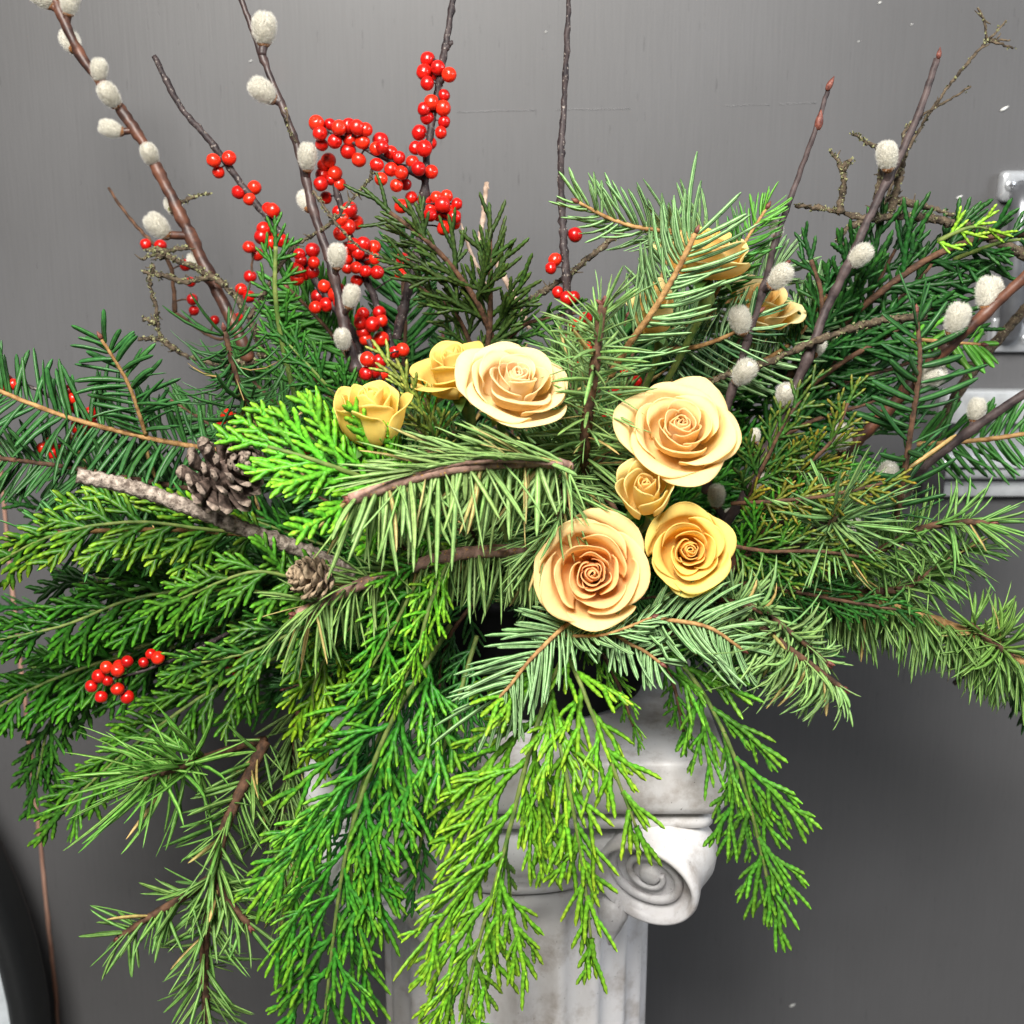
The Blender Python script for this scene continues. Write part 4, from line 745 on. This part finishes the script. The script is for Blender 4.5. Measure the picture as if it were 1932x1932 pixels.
# right side
bough('pine_bough', 'long arching pine bough reaching the lower right edge', [[(1480, 1110, -.06), (1560, 1118, -.07), (1700, 1148, -.09), (1790, 1180, -.10), (1870, 1215, -.11), (1960, 1270, -.12)]], 84, 8, 4.5, 3, 'one', (72, 13), 'mix', .42, .0, (.045, .13, .025), (12, 8), (M_PINE, M_FIRBARK), (0, -1, .25), 1.0, PROF_PINE, (.9, 1), False, .02, 'pine bough', phi0=3.14, flat=.4, buds=3)
bough('pine_bough', 'starry pine tuft at the end of the right arching bough', [[(1830, 1180, -.10), (1870, 1210, -.12), (1900, 1232, -.13)]], 88, 7.5, 3.5, 4, 'brush', (80, 18), 'mix', .12, -.2, (.075, .19, .025), (8, 6), (M_PINE, M_BROWNBARK), TW, .3, PROF_PINE, (1, 1), False, .03, 'pine bough', buds=4, flat=.4)
bough('pine_bough', 'drooping dark pine end hanging out of the lower right edge', [[(1800, 1195, -.05), (1870, 1240, -.06), (1930, 1290, -.07), (1975, 1340, -.07)]], 66, 8, 5, 3, 'brush', (58, 14), 'mix', .25, 0, (.022, .075, .018), (8, 6), (M_FIRTOP, M_BROWNBARK), TW, .3, PROF_PINE, (1, 1), False, .02, 'pine bough')
bough('pine_bough', 'bright pine bough ending in a star above the arching one', [[(1540, 1090, -.07), (1640, 1050, -.08), (1720, 1005, -.09), (1800, 985, -.10), (1868, 988, -.11)]], 88, 7, 5.5, 3, 'brush', (58, 14), 'mix', .12, -.1, (.07, .21, .045), (9, 6), (M_PINE, M_BROWNBARK), TW, .3, PROF_PINE, (.9, 1.05), False, .03, 'pine bough', buds=4, flat=.4)
bough('pine_bough', 'lower bright pine branch under the star shaped one', [[(1600, 1120, -.07), (1700, 1110, -.09), (1770, 1070, -.10), (1830, 1030, -.10)]], 82, 7, 5, 3, 'brush', (56, 14), 'mix', .2, -.1, (.06, .18, .04), (8, 5), (M_PINE, M_BROWNBARK), TW, .3, PROF_PINE, (.9, .9), False, .04, 'pine bough', buds=3, flat=.4)
bough('pine_bough', 'small pine rosette in front of the dark red willow branch', [[(1560, 1000, -.11), (1575, 975, -.13), (1580, 960, -.13)]], 130, 6.5, 2.6, 4, 'brush', (68, 30), 'mix', .15, .1, (.12, .26, .10), (7, 6), (M_PINE, M_PINEBARK), TW, .3, PROF_PINE, (1, 1), False, .02, 'pine bough', flat=.4)
bough('fir_sprig', 'glossy green fir sprig over the metal rail at right edge', [[(1730, 838, .03), (1800, 834, .02), (1870, 828, .01), (1950, 816, 0)]], 82, 8, 8, 2, 'comb', (58, 8), 'up', .05, .1, (.04, .17, .028), (5, 4), (M_FIRTOP, M_FIRBARK), TW, .2, brown=0, cat='fir sprig')
bough('yew_sprig', 'dark thick needled yew sprig beside the dark red willow', [[(1690, 980, -.09), (1705, 900, -.11), (1720, 800, -.12), (1735, 690, -.12), (1730, 590, -.11)]], 100, 12, 15, 2, 'comb', (74, 9), 'up', .0, .1, (.018, .07, .022), (6, 4), (M_FIRTOP, M_BROWNBARK), (.3, -1, .4), .5, cat='yew sprig', brown=.02, flat=.4)
bough('yew_sprig', 'bright green yew tip peeking below the dark red willow', [[(1720, 640, -.05), (1780, 645, -.06), (1850, 650, -.06)]], 62, 11, 11, 2, 'comb', (58, 9), 'up', .15, .0, (.10, .33, .025), (4, 3), (M_FIRTOP, M_FIRBARK), (0, -1, .5), .4, cat='yew sprig', brown=0)
# left side fir
bough('fir_bough', 'large dark fir bough running in from the left edge', [[(420, 850, .0), (340, 838, -.01), (260, 822, -.02), (130, 788, -.03), (0, 738, -.04), (-60, 705, -.05)], [(275, 820, -.02), (262, 780, -.03), (240, 720, -.04), (192, 640, -.05)]], 98, 9, 9, 2, 'comb', (62, 8), 'up', .02, -.1, (.024, .10, .026), (5, 4), (M_FIRTOP, M_FIRBARK), (0, -1, .35), .28, brown=0, cat='fir bough')
bough('fir_bough', 'second dark fir bough low on the left edge', [[(400, 930, .0), (260, 905, -.02), (120, 880, -.03), (-40, 860, -.04)]], 90, 8, 8, 3, 'comb', (60, 10), 'up', .15, .0, (.024, .085, .022), (5, 4), (M_FIRTOP, M_BROWNBARK), (0, -1, .6), .4, brown=.02, cat='fir bough')
bough('fir_bough', 'fir bough with pale stem under the stick on the left', [[(480, 1010, -.08), (330, 1000, -.10), (180, 1002, -.11), (60, 1010, -.12)]], 92, 9, 10, 2, 'comb', (56, 8), 'up', .02, 0, (.04, .16, .03), (5, 4), (M_FIRTOP, M_FIRBARK), (0, -1, .55), .3, brown=0, cat='fir bough')
bough('fir_bough', 'dark drooping fir top left of the red berries', [[(490, 830, -.03), (470, 770, -.06), (445, 710, -.07), (424, 625, -.08)]], 108, 7.5, 7, 3, 'one', (112, 18), 'mix', .1, .3, (.02, .075, .02), (6, 5), (M_FIRTOP, M_BROWNBARK), TW, 1.5, brown=.03, cat='fir bough', phi0=1.57, wcurl=(0, -.05, .25))
bough('fir_bough', 'blurred green fir tip behind the berries at upper left', [[(680, 720, .06), (640, 650, .06), (590, 590, .06), (545, 545, .06)]], 96, 9, 8, 3, 'comb', (50, 9), 'up', 0, .1, (.05, .19, .025), (4, 3), (M_FIRTOP, M_BROWNBARK), (0, -1, .2), .3, brown=0, cat='fir bough')
bough('fir_bough', 'deep green fir standing behind the tall winterberry branch', [[(760, 700, .09), (765, 620, .09), (760, 540, .09), (768, 470, .09)]], 78, 8, 8, 2, 'comb', (54, 9), 'up', 0, .1, (.03, .13, .03), (4, 3), (M_FIRTOP, M_BROWNBARK), (0, -1, .2), .3, brown=0, cat='fir bough')
# lower left pine
bough('pine_bough', 'drooping pine branch with forked ends at the bottom left', [[(500, 1400, -.10), (465, 1470, -.12), (432, 1540, -.14), (408, 1620, -.15), (398, 1700, -.15), (385, 1800, -.16), (392, 1960, -.16)],
      [(405, 1650, -.15), (350, 1690, -.16), (290, 1725, -.17), (225, 1768, -.17)], [(405, 1660, -.15), (430, 1700, -.16), (470, 1745, -.17)]], 98, 8.5, 9.5, 3, 'brush', (56, 15), 'mix', .10, -.05, (.07, .20, .035), (12, 8), (M_PINE, M_BROWNBARK), TW, .3, PROF_PINE, (.8, .95), False, .06, 'pine bough', buds=5, flat=.4)
bough('pine_bough', 'bright pine rosette above the drooping branch at lower left', [[(500, 1395, -.06), (400, 1425, -.11), (330, 1450, -.15), (268, 1468, -.165)]], 125, 9, 5, 3, 'brush', (74, 32), 'mix', .06, .28, (.065, .25, .022), (8, 7), (M_PINE, M_BROWNBARK), TW, .3, PROF_PINE, (.9, 1.0), False, .02, 'pine bough', buds=3, flat=.4, skip=.55)
bough('pine_bough', 'dark pine needles between lower left pine and hanging cedar', [[(560, 1340, -.05), (545, 1450, -.08), (530, 1560, -.09), (545, 1700, -.10)]], 100, 7.5, 6, 3, 'brush', (48, 14), 'mix', .1, 0, (.045, .11, .025), (8, 6), (M_PINE, M_BROWNBARK), TW, .3, PROF_PINE, (.9, .9), False, .03, 'pine bough', flat=.4)

# ---- cedar
BR = dict(col=(.11, .33, .018), tip=(.34, .56, .03))
MD = dict(col=(.036, .21, .018), tip=(.20, .46, .025))
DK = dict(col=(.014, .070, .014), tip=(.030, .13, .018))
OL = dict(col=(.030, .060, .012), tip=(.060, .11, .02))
cedar('cedar_spray', 'bright green cedar spray hanging down the front of the pedestal', [(1065, 1235, -.16), (1040, 1290, -.19), (1010, 1380, -.205), (985, 1470, -.21), (955, 1590, -.215), (925, 1700, -.22), (900, 1790, -.22), (880, 1880, -.22), (872, 1975, -.22)], 235, 14.5, 48, (42, 30), (.05, -1, .1), .20, thick=.7, prof=([0, .12, .3, .5, .7, .85, 1], [.75, 1.05, 1.15, 1.0, .78, .66, .5]), stemr=(6, 3), ter=25, frac=.48, lush=.66, minl=4.2, **BR)
cedar('cedar_spray', 'bright cedar strand slanting right across the abacus front', [(1070, 1235, -.17), (1095, 1290, -.20), (1130, 1380, -.21), (1165, 1470, -.215), (1200, 1560, -.215)], 115, 14, 38, (38, 24), (.1, -1, .1), .16, prof=([0, .2, .5, .8, 1], [.8, 1.0, .9, .65, .45]), stemr=(5, 3), ter=25, frac=.46, lush=.66, minl=4.2, thick=.7, **BR)
cedar('cedar_spray', 'bright cedar strand hanging just left of the right volute', [(1040, 1330, -.19), (1060, 1420, -.21), (1080, 1520, -.22), (1100, 1640, -.22), (1115, 1770, -.22)], 115, 14, 40, (36, 24), (-.1, -1, .1), .14, prof=([0, .2, .5, .8, 1], [.7, 1.0, .9, .7, .45]), stemr=(5, 3), ter=25, frac=.46, lush=.66, minl=4.2, thick=.7, **BR)
cedar('cedar_spray', 'bright cedar strand hanging off the right side of the pedestal', [(1250, 1215, -.14), (1300, 1270, -.17), (1345, 1340, -.18), (1390, 1440, -.19), (1425, 1560, -.19), (1462, 1725, -.19)], 175, 13.5, 46, (34, 20), (-.15, -1, .1), .12, prof=([0, .2, .45, .7, 1], [.7, 1.0, 1.05, .8, .45]), stemr=(5, 3), lush=.62, ter=22, frac=.5, minl=3.2, col=(.07, .24, .022), tip=(.20, .46, .03))
cedar('cedar_spray', 'long mid green cedar curtain hanging left of the pedestal front', [(850, 1180, -.14), (800, 1260, -.17), (740, 1360, -.18), (690, 1480, -.185), (655, 1600, -.19), (635, 1720, -.19), (620, 1850, -.19), (605, 1980, -.19)], 235, 14.5, 46, (46, 30), (.1, -1, .15), .18, prof=([0, .15, .35, .6, .8, 1], [.6, 1.0, 1.15, .95, .75, .5]), stemr=(6, 3), ter=28, frac=.44, lush=.68, minl=3.6, thick=.7, **MD)
cedar('cedar_spray', 'shaded cedar spray hanging against the pedestal left face', [(900, 1200, -.13), (870, 1300, -.15), (835, 1420, -.155), (800, 1560, -.16), (780, 1680, -.16)], 150, 9.5, 30, (36, 24), (0, -1, .1), .15, stemr=(5, 3), col=(.022, .12, .018), tip=(.05, .20, .02), group=None)
cedar('cedar_spray', 'dark inner cedar spray drooping behind the left curtain', [(820, 1220, -.11), (740, 1340, -.13), (690, 1460, -.14), (660, 1600, -.14), (680, 1760, -.14)], 160, 9.5, 32, (38, 26), (0, -1, .1), .15, stemr=(5, 3), col=(.016, .10, .022), tip=(.04, .17, .03))
cedar('cedar_spray', 'vivid light green cedar fan pointing left beside the pine stem', [(790, 935, -.15), (720, 915, -.18), (650, 888, -.195), (580, 864, -.20), (505, 842, -.20)], 190, 16, 21, (50, 34), (.05, -1, .35), .02, ter=38, frac=.18, minl=2.0, lush=1.5, thick=.5, prof=([0, .15, .4, .7, 1], [.5, 1.0, 1.05, .8, .42]), stemr=(7, 4), col=(.085, .36, .020), tip=(.27, .56, .03), tmat=None)
cedar('cedar_spray', 'cedar spray folding down below the hanging pine needles', [(830, 1010, -.14), (800, 1070, -.17), (770, 1130, -.18), (740, 1190, -.185), (700, 1260, -.19)], 150, 11, 30, (48, 28), (.3, -1, .2), .2, col=(.045, .24, .016), tip=(.20, .46, .02), stemr=(5, 3))
cedar('cedar_spray', 'yellow green cedar edge turned sideways near the hanging curtain', [(860, 1020, -.15), (835, 1080, -.18), (808, 1150, -.195), (790, 1220, -.20), (755, 1300, -.20)], 85, 10, 26, (40, 24), (.9, -.6, .2), .2, col=(.10, .34, .016), tip=(.30, .54, .03), stemr=(5, 3))
for k, (lb, p, st, Lm) in enumerate((  # base colours darkened to paint in shade inside the sprays; young tips paler
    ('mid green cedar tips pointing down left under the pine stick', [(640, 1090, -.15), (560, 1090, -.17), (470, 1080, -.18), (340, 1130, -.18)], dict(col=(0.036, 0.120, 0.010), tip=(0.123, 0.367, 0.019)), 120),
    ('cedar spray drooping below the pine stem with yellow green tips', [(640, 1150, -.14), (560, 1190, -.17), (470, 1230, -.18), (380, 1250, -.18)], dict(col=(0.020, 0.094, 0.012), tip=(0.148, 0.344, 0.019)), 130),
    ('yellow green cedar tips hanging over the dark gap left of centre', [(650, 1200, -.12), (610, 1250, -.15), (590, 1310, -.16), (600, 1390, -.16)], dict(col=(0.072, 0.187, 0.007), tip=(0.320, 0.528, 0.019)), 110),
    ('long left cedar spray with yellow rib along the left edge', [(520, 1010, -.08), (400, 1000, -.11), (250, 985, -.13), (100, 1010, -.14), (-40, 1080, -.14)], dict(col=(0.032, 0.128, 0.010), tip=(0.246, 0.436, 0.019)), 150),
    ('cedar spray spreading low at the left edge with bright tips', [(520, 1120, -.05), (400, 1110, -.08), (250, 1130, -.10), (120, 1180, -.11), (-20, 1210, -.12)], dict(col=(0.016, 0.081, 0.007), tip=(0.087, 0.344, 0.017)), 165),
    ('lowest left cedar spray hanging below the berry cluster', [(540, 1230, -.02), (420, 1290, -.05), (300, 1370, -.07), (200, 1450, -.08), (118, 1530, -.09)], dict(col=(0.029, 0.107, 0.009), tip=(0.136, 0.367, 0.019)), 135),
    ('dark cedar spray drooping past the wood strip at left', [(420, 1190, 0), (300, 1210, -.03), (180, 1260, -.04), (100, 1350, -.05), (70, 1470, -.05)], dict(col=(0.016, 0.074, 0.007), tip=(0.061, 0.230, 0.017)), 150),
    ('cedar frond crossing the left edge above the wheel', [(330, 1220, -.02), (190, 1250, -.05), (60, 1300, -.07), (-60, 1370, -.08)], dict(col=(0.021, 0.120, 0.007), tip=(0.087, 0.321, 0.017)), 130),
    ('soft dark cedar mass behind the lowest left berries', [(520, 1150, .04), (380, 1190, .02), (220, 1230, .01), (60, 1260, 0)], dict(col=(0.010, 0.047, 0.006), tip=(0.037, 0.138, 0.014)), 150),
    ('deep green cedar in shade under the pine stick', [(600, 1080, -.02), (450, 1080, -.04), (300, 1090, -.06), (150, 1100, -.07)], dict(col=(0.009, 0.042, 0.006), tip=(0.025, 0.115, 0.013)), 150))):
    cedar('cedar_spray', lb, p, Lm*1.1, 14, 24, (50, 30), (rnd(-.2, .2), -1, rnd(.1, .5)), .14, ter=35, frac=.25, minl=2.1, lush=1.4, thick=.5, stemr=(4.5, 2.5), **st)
# top dark olive cedar
cedar('cedar_spray', 'dark olive cedar fan spreading left above the pale roses', [(930, 640, -.02), (900, 570, -.04), (850, 500, -.05), (800, 450, -.06), (735, 400, -.06)], 175, 10.5, 34, (46, 26), (0, -1, .1), 0, ter=26, frac=.46, lush=.6, minl=4.0, stemr=(6, 4), tmat=M_BROWNBARK, **OL)
cedar('cedar_spray', 'dark olive cedar fan rising behind the pale peach rose', [(920, 660, -.02), (925, 600, -.03), (925, 540, -.04), (925, 450, -.04)], 140, 10.5, 28, (42, 26), (0, -1, .1), 0, ter=26, frac=.46, lush=.6, minl=4.0, stemr=(6, 4), tmat=M_BROWNBARK, **OL)
cedar('cedar_spray', 'olive cedar tips at the base of the pale tan twig', [(900, 690, -.01), (880, 630, -.02), (850, 580, -.03), (790, 540, -.03)], 110, 9, 24, (42, 26), (0, -1, .2), 0, stemr=(5, 3), tmat=M_BROWNBARK, **OL)
cedar('cedar_spray', 'dark cedar spray right of the olive fan near the lichen twig', [(930, 680, .0), (980, 620, -.01), (1030, 600, -.02), (1090, 590, -.02)], 90, 9, 22, (42, 26), (0, -1, .3), .02, stemr=(5, 3), tmat=M_BROWNBARK, col=(.02, .07, .012), tip=(.06, .16, .02))
cedar('cedar_spray', 'upright green cedar tip beside the thick red willow', [(560, 760, .0), (535, 660, -.01), (520, 560, -.02), (520, 465, -.02)], 75, 9, 20, (62, 40), (0, -1, .1), .0, stemr=(6, 4), col=(.03, .13, .016), tip=(.06, .20, .02))
cedar('cedar_spray', 'mid green cedar behind the lone yellow rose', [(720, 860, -.02), (660, 780, -.04), (610, 720, -.05), (545, 650, -.05)], 130, 10, 28, (46, 28), (0, -1, .2), .04, col=(.02, .10, .014), tip=(.05, .18, .018))
cedar('cedar_spray', 'golden green cedar sprig beside the lone yellow rose', [(830, 860, -.10), (810, 800, -.13), (775, 740, -.14), (735, 690, -.14)], 105, 9.5, 22, (30, 20), (0, -1, .1), .0, lush=.75, col=(.16, .22, .035), tip=(.34, .36, .08))
cedar('cedar_spray', 'dark glossy cedar leaf tuft under the lone yellow rose', [(790, 900, -.12), (760, 870, -.15), (720, 845, -.16), (690, 835, -.16)], 70, 12, 24, (50, 30), (0, -1, .4), .05, col=(.012, .085, .014), tip=(.02, .13, .02))
# right cedar
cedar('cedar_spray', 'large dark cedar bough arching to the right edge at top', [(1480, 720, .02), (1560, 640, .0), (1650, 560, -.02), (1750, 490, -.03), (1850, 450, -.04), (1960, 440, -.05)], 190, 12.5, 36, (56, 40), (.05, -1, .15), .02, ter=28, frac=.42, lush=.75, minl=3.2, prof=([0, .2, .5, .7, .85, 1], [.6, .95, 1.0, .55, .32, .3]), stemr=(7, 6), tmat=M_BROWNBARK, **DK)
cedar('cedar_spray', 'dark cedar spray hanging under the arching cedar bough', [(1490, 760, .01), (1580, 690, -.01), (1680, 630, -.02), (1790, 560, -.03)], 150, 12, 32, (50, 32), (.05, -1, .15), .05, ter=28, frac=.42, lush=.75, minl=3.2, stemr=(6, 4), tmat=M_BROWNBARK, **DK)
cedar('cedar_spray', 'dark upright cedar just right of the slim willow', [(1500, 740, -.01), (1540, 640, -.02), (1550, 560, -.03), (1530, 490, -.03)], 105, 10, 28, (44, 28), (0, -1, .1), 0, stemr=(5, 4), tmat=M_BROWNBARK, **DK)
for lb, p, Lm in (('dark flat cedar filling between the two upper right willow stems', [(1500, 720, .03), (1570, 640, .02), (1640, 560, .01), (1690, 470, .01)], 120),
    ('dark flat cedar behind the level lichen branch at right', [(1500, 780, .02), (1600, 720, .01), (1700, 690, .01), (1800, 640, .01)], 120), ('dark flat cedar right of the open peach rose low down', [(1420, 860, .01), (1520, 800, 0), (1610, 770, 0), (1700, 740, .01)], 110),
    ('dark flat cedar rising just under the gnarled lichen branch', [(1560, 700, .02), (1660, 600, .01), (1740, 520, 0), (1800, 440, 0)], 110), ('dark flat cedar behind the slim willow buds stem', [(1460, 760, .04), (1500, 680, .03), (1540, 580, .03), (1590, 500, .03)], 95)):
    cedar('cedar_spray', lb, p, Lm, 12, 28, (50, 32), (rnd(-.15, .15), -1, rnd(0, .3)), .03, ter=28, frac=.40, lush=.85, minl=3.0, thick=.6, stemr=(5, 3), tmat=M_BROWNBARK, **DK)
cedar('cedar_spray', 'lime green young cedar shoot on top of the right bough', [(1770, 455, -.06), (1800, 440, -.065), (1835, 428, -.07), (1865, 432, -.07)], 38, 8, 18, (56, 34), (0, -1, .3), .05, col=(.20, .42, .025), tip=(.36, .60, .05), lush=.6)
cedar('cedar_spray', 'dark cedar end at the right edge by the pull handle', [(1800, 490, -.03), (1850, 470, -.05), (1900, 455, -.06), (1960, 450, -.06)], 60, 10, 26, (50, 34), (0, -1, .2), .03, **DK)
for k, (lb, p, st, Lm) in enumerate((
    ('dark cedar with golden buds right of the open peach rose', [(1400, 960, -.10), (1440, 880, -.12), (1480, 800, -.13), (1520, 740, -.13)], dict(col=(.024, .085, .012), tip=(.14, .15, .02)), 115),
    ('golden tipped cedar spray left of the dark red willow', [(1440, 960, -.10), (1510, 890, -.12), (1570, 830, -.13), (1600, 760, -.13)], dict(col=(.03, .10, .012), tip=(.26, .20, .02)), 110),
    ('brownish cedar strand lying level below the dark red willow', [(1380, 950, -.11), (1470, 945, -.13), (1560, 935, -.14), (1665, 912, -.14)], dict(col=(.10, .13, .014), tip=(.28, .19, .02)), 40),
    ('cedar with golden tips right of the yellow front rose', [(1380, 1030, -.11), (1450, 1040, -.13), (1540, 1040, -.14), (1620, 1050, -.14)], dict(col=(.03, .11, .012), tip=(.18, .20, .02)), 120),
    ('dark cedar below the yellow front rose on the right', [(1380, 1100, -.09), (1470, 1110, -.11), (1570, 1130, -.12), (1690, 1150, -.12)], dict(col=(.016, .085, .012), tip=(.04, .18, .02)), 110),
    ('bright cedar tip among the dark right hand greens', [(1380, 1080, -.10), (1440, 1010, -.12), (1500, 950, -.12), (1560, 900, -.12)], dict(col=(.04, .18, .016), tip=(.08, .28, .02)), 110),
    ('cedar spray dangling over the black bowl right of centre', [(1100, 1200, -.12), (1140, 1240, -.16), (1170, 1300, -.17), (1195, 1370, -.17)], dict(col=(.07, .25, .018), tip=(.20, .42, .025)), 95),
    ('short cedar tips over the bowl below the white striped fir', [(1180, 1190, -.12), (1240, 1230, -.15), (1270, 1290, -.16), (1290, 1380, -.16)], dict(col=(.05, .20, .018), tip=(.12, .34, .02)), 70),
    ('fine dark cedar spreading behind the pale pine tip', [(1260, 1190, -.10), (1340, 1240, -.13), (1420, 1260, -.14), (1530, 1240, -.14)], dict(col=(.016, .08, .012), tip=(.03, .14, .016)), 90),
    ('shaded cedar left of the bowl behind the hanging sprays', [(900, 1130, -.06), (850, 1200, -.09), (830, 1290, -.10), (850, 1370, -.10)], dict(col=(.016, .085, .014), tip=(.03, .14, .016)), 110))):
    cedar('cedar_spray', lb, p, Lm, 9, 24, (44, 28), (rnd(-.2, .2), -1, rnd(.0, .4)), .05, stemr=(4.5, 3), tmat=M_BROWNBARK, **st)

# ------------------------------------------------------------------ inner filling greens, copied from a few patterns
X1 = [(0, 0, 0), (.10, .0, .004), (.20, 0, .004), (.30, 0, -.006)]
Y = (0, -1, 0)
def tpl(f): return f
pat = {
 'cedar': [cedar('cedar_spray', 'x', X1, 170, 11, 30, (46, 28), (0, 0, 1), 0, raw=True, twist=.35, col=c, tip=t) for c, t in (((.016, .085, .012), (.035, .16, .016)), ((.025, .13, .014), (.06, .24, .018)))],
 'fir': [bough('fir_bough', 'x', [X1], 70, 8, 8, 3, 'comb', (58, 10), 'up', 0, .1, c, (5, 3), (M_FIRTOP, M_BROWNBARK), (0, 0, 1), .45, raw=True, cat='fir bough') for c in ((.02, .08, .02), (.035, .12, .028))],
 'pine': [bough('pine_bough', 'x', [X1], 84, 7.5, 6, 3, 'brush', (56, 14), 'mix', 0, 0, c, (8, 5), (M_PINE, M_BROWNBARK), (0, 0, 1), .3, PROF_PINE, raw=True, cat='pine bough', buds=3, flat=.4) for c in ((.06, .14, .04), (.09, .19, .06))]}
FILL = {'cedar': ('cedar spray', 'inner cedar filling'), 'fir': ('fir bough', 'inner fir filling'), 'pine': ('pine bough', 'inner pine filling')}
MARKS = [('the pine cone', 428, 895), ('the largest front rose', 1116, 1082), ('the yellow front rose', 1302, 1035), ('the open peach rose', 1285, 800), ('the small rosebud', 1216, 925), ('the pale peach rose', 975, 708), ('the lone yellow rose', 702, 772),
 ('the top rose', 1335, 450), ('the left berry cluster', 205, 1285), ('the closed tan cone', 592, 1088), ('the pinkish pine stem', 860, 880), ('the foot of the red willow', 460, 650), ('the metal rail', 1800, 780), ('the arching right pine', 1750, 1170), ('the starry right pine', 1868, 988),
 ('the white striped fir', 980, 1270), ('the bowl', 1050, 1330), ('the left fir bough', 130, 790), ('the lichen stick tip', 150, 900), ('the pale pine tip', 1500, 1230), ('the dark red willow', 1680, 770), ('the upright pine leader', 1120, 680)]
USED = set()
def spot_label(kind, x, y):
    tone = {'cedar': 'dark', 'fir': 'deep green', 'pine': 'grey green'}[kind]
    for m_, mx, my in sorted(MARKS, key=lambda q: (q[1]-x)**2+(q[2]-y)**2):
        dx_, dy_ = x-mx, y-my
        w1 = 'right of' if dx_ > 0 else 'left of'; w2 = 'below' if dy_ > 0 else 'above'
        far = 'just' if dx_*dx_+dy_*dy_ < 90**2 else 'some way'
        for rel in ((f'{far} {w1}' if abs(dx_) > abs(dy_) else f'{far} {w2}'), (f'{w2} and {w1}')):
            lb = f'{tone} inner {FILL[kind][0]} {rel} {m_}'
            if lb not in USED: USED.add(lb); return lb
def fill(kind, x, y, d, x0=None, y0=None, d0=.06, k=0):
    e = pt(x, y, d); r = pt(ROOT[0] if x0 is None else x0, ROOT[1] if y0 is None else y0, d0); v = e-r; L = np.linalg.norm(v); ln = min(L, .30)
    b = e-nz(v)*ln; ax = nz(v); n = np.array((rnd(-.35, .35), -1, rnd(.0, .7))); n = nz(n-ax*np.dot(n, ax)); yv = np.cross(n, ax)
    M = np.stack([ax, yv, n], 1); dup(pat[kind][k % 2], spot_label(kind, x, y), b, [list(map(float, r_)) for r_ in M], ln/.30, FILL[kind][1])
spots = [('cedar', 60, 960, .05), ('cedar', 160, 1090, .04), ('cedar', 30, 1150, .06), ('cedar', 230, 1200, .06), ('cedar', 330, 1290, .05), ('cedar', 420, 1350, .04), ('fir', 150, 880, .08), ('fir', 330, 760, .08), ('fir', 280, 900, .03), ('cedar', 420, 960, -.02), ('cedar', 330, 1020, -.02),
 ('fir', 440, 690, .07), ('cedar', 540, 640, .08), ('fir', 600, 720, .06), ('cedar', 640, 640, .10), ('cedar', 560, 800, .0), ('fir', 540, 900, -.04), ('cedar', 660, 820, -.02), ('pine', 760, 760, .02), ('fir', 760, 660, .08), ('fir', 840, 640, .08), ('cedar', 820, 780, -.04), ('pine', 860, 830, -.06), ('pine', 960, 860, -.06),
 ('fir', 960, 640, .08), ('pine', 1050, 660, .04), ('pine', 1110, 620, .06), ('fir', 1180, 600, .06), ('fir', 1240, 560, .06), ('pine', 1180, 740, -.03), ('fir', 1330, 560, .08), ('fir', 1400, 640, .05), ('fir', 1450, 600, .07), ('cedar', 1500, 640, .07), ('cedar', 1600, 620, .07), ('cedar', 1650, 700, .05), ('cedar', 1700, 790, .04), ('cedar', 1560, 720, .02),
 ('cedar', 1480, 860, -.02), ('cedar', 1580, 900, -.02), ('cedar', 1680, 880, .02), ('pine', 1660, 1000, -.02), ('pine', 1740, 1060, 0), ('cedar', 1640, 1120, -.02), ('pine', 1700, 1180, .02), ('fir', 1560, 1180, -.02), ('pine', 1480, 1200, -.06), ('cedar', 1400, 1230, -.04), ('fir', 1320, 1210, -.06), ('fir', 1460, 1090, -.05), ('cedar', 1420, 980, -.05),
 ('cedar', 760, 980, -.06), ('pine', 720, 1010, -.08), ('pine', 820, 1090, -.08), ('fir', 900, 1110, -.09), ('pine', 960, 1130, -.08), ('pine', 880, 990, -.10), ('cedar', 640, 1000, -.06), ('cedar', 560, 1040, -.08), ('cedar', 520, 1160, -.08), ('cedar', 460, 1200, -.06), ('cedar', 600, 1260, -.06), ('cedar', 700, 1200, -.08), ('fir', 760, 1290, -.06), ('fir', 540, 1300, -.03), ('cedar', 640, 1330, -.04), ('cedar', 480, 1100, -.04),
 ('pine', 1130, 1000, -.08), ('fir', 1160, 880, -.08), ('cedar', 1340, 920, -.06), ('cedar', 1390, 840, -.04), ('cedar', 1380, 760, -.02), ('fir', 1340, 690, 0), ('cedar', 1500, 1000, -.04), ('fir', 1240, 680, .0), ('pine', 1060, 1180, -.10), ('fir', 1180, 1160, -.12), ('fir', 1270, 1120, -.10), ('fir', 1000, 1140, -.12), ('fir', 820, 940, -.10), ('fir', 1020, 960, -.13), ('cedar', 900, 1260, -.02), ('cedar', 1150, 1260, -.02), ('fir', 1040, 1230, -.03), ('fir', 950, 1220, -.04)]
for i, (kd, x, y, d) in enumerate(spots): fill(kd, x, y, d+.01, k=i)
for v in pat.values():
    for t_ in v: drop_tree(t_)
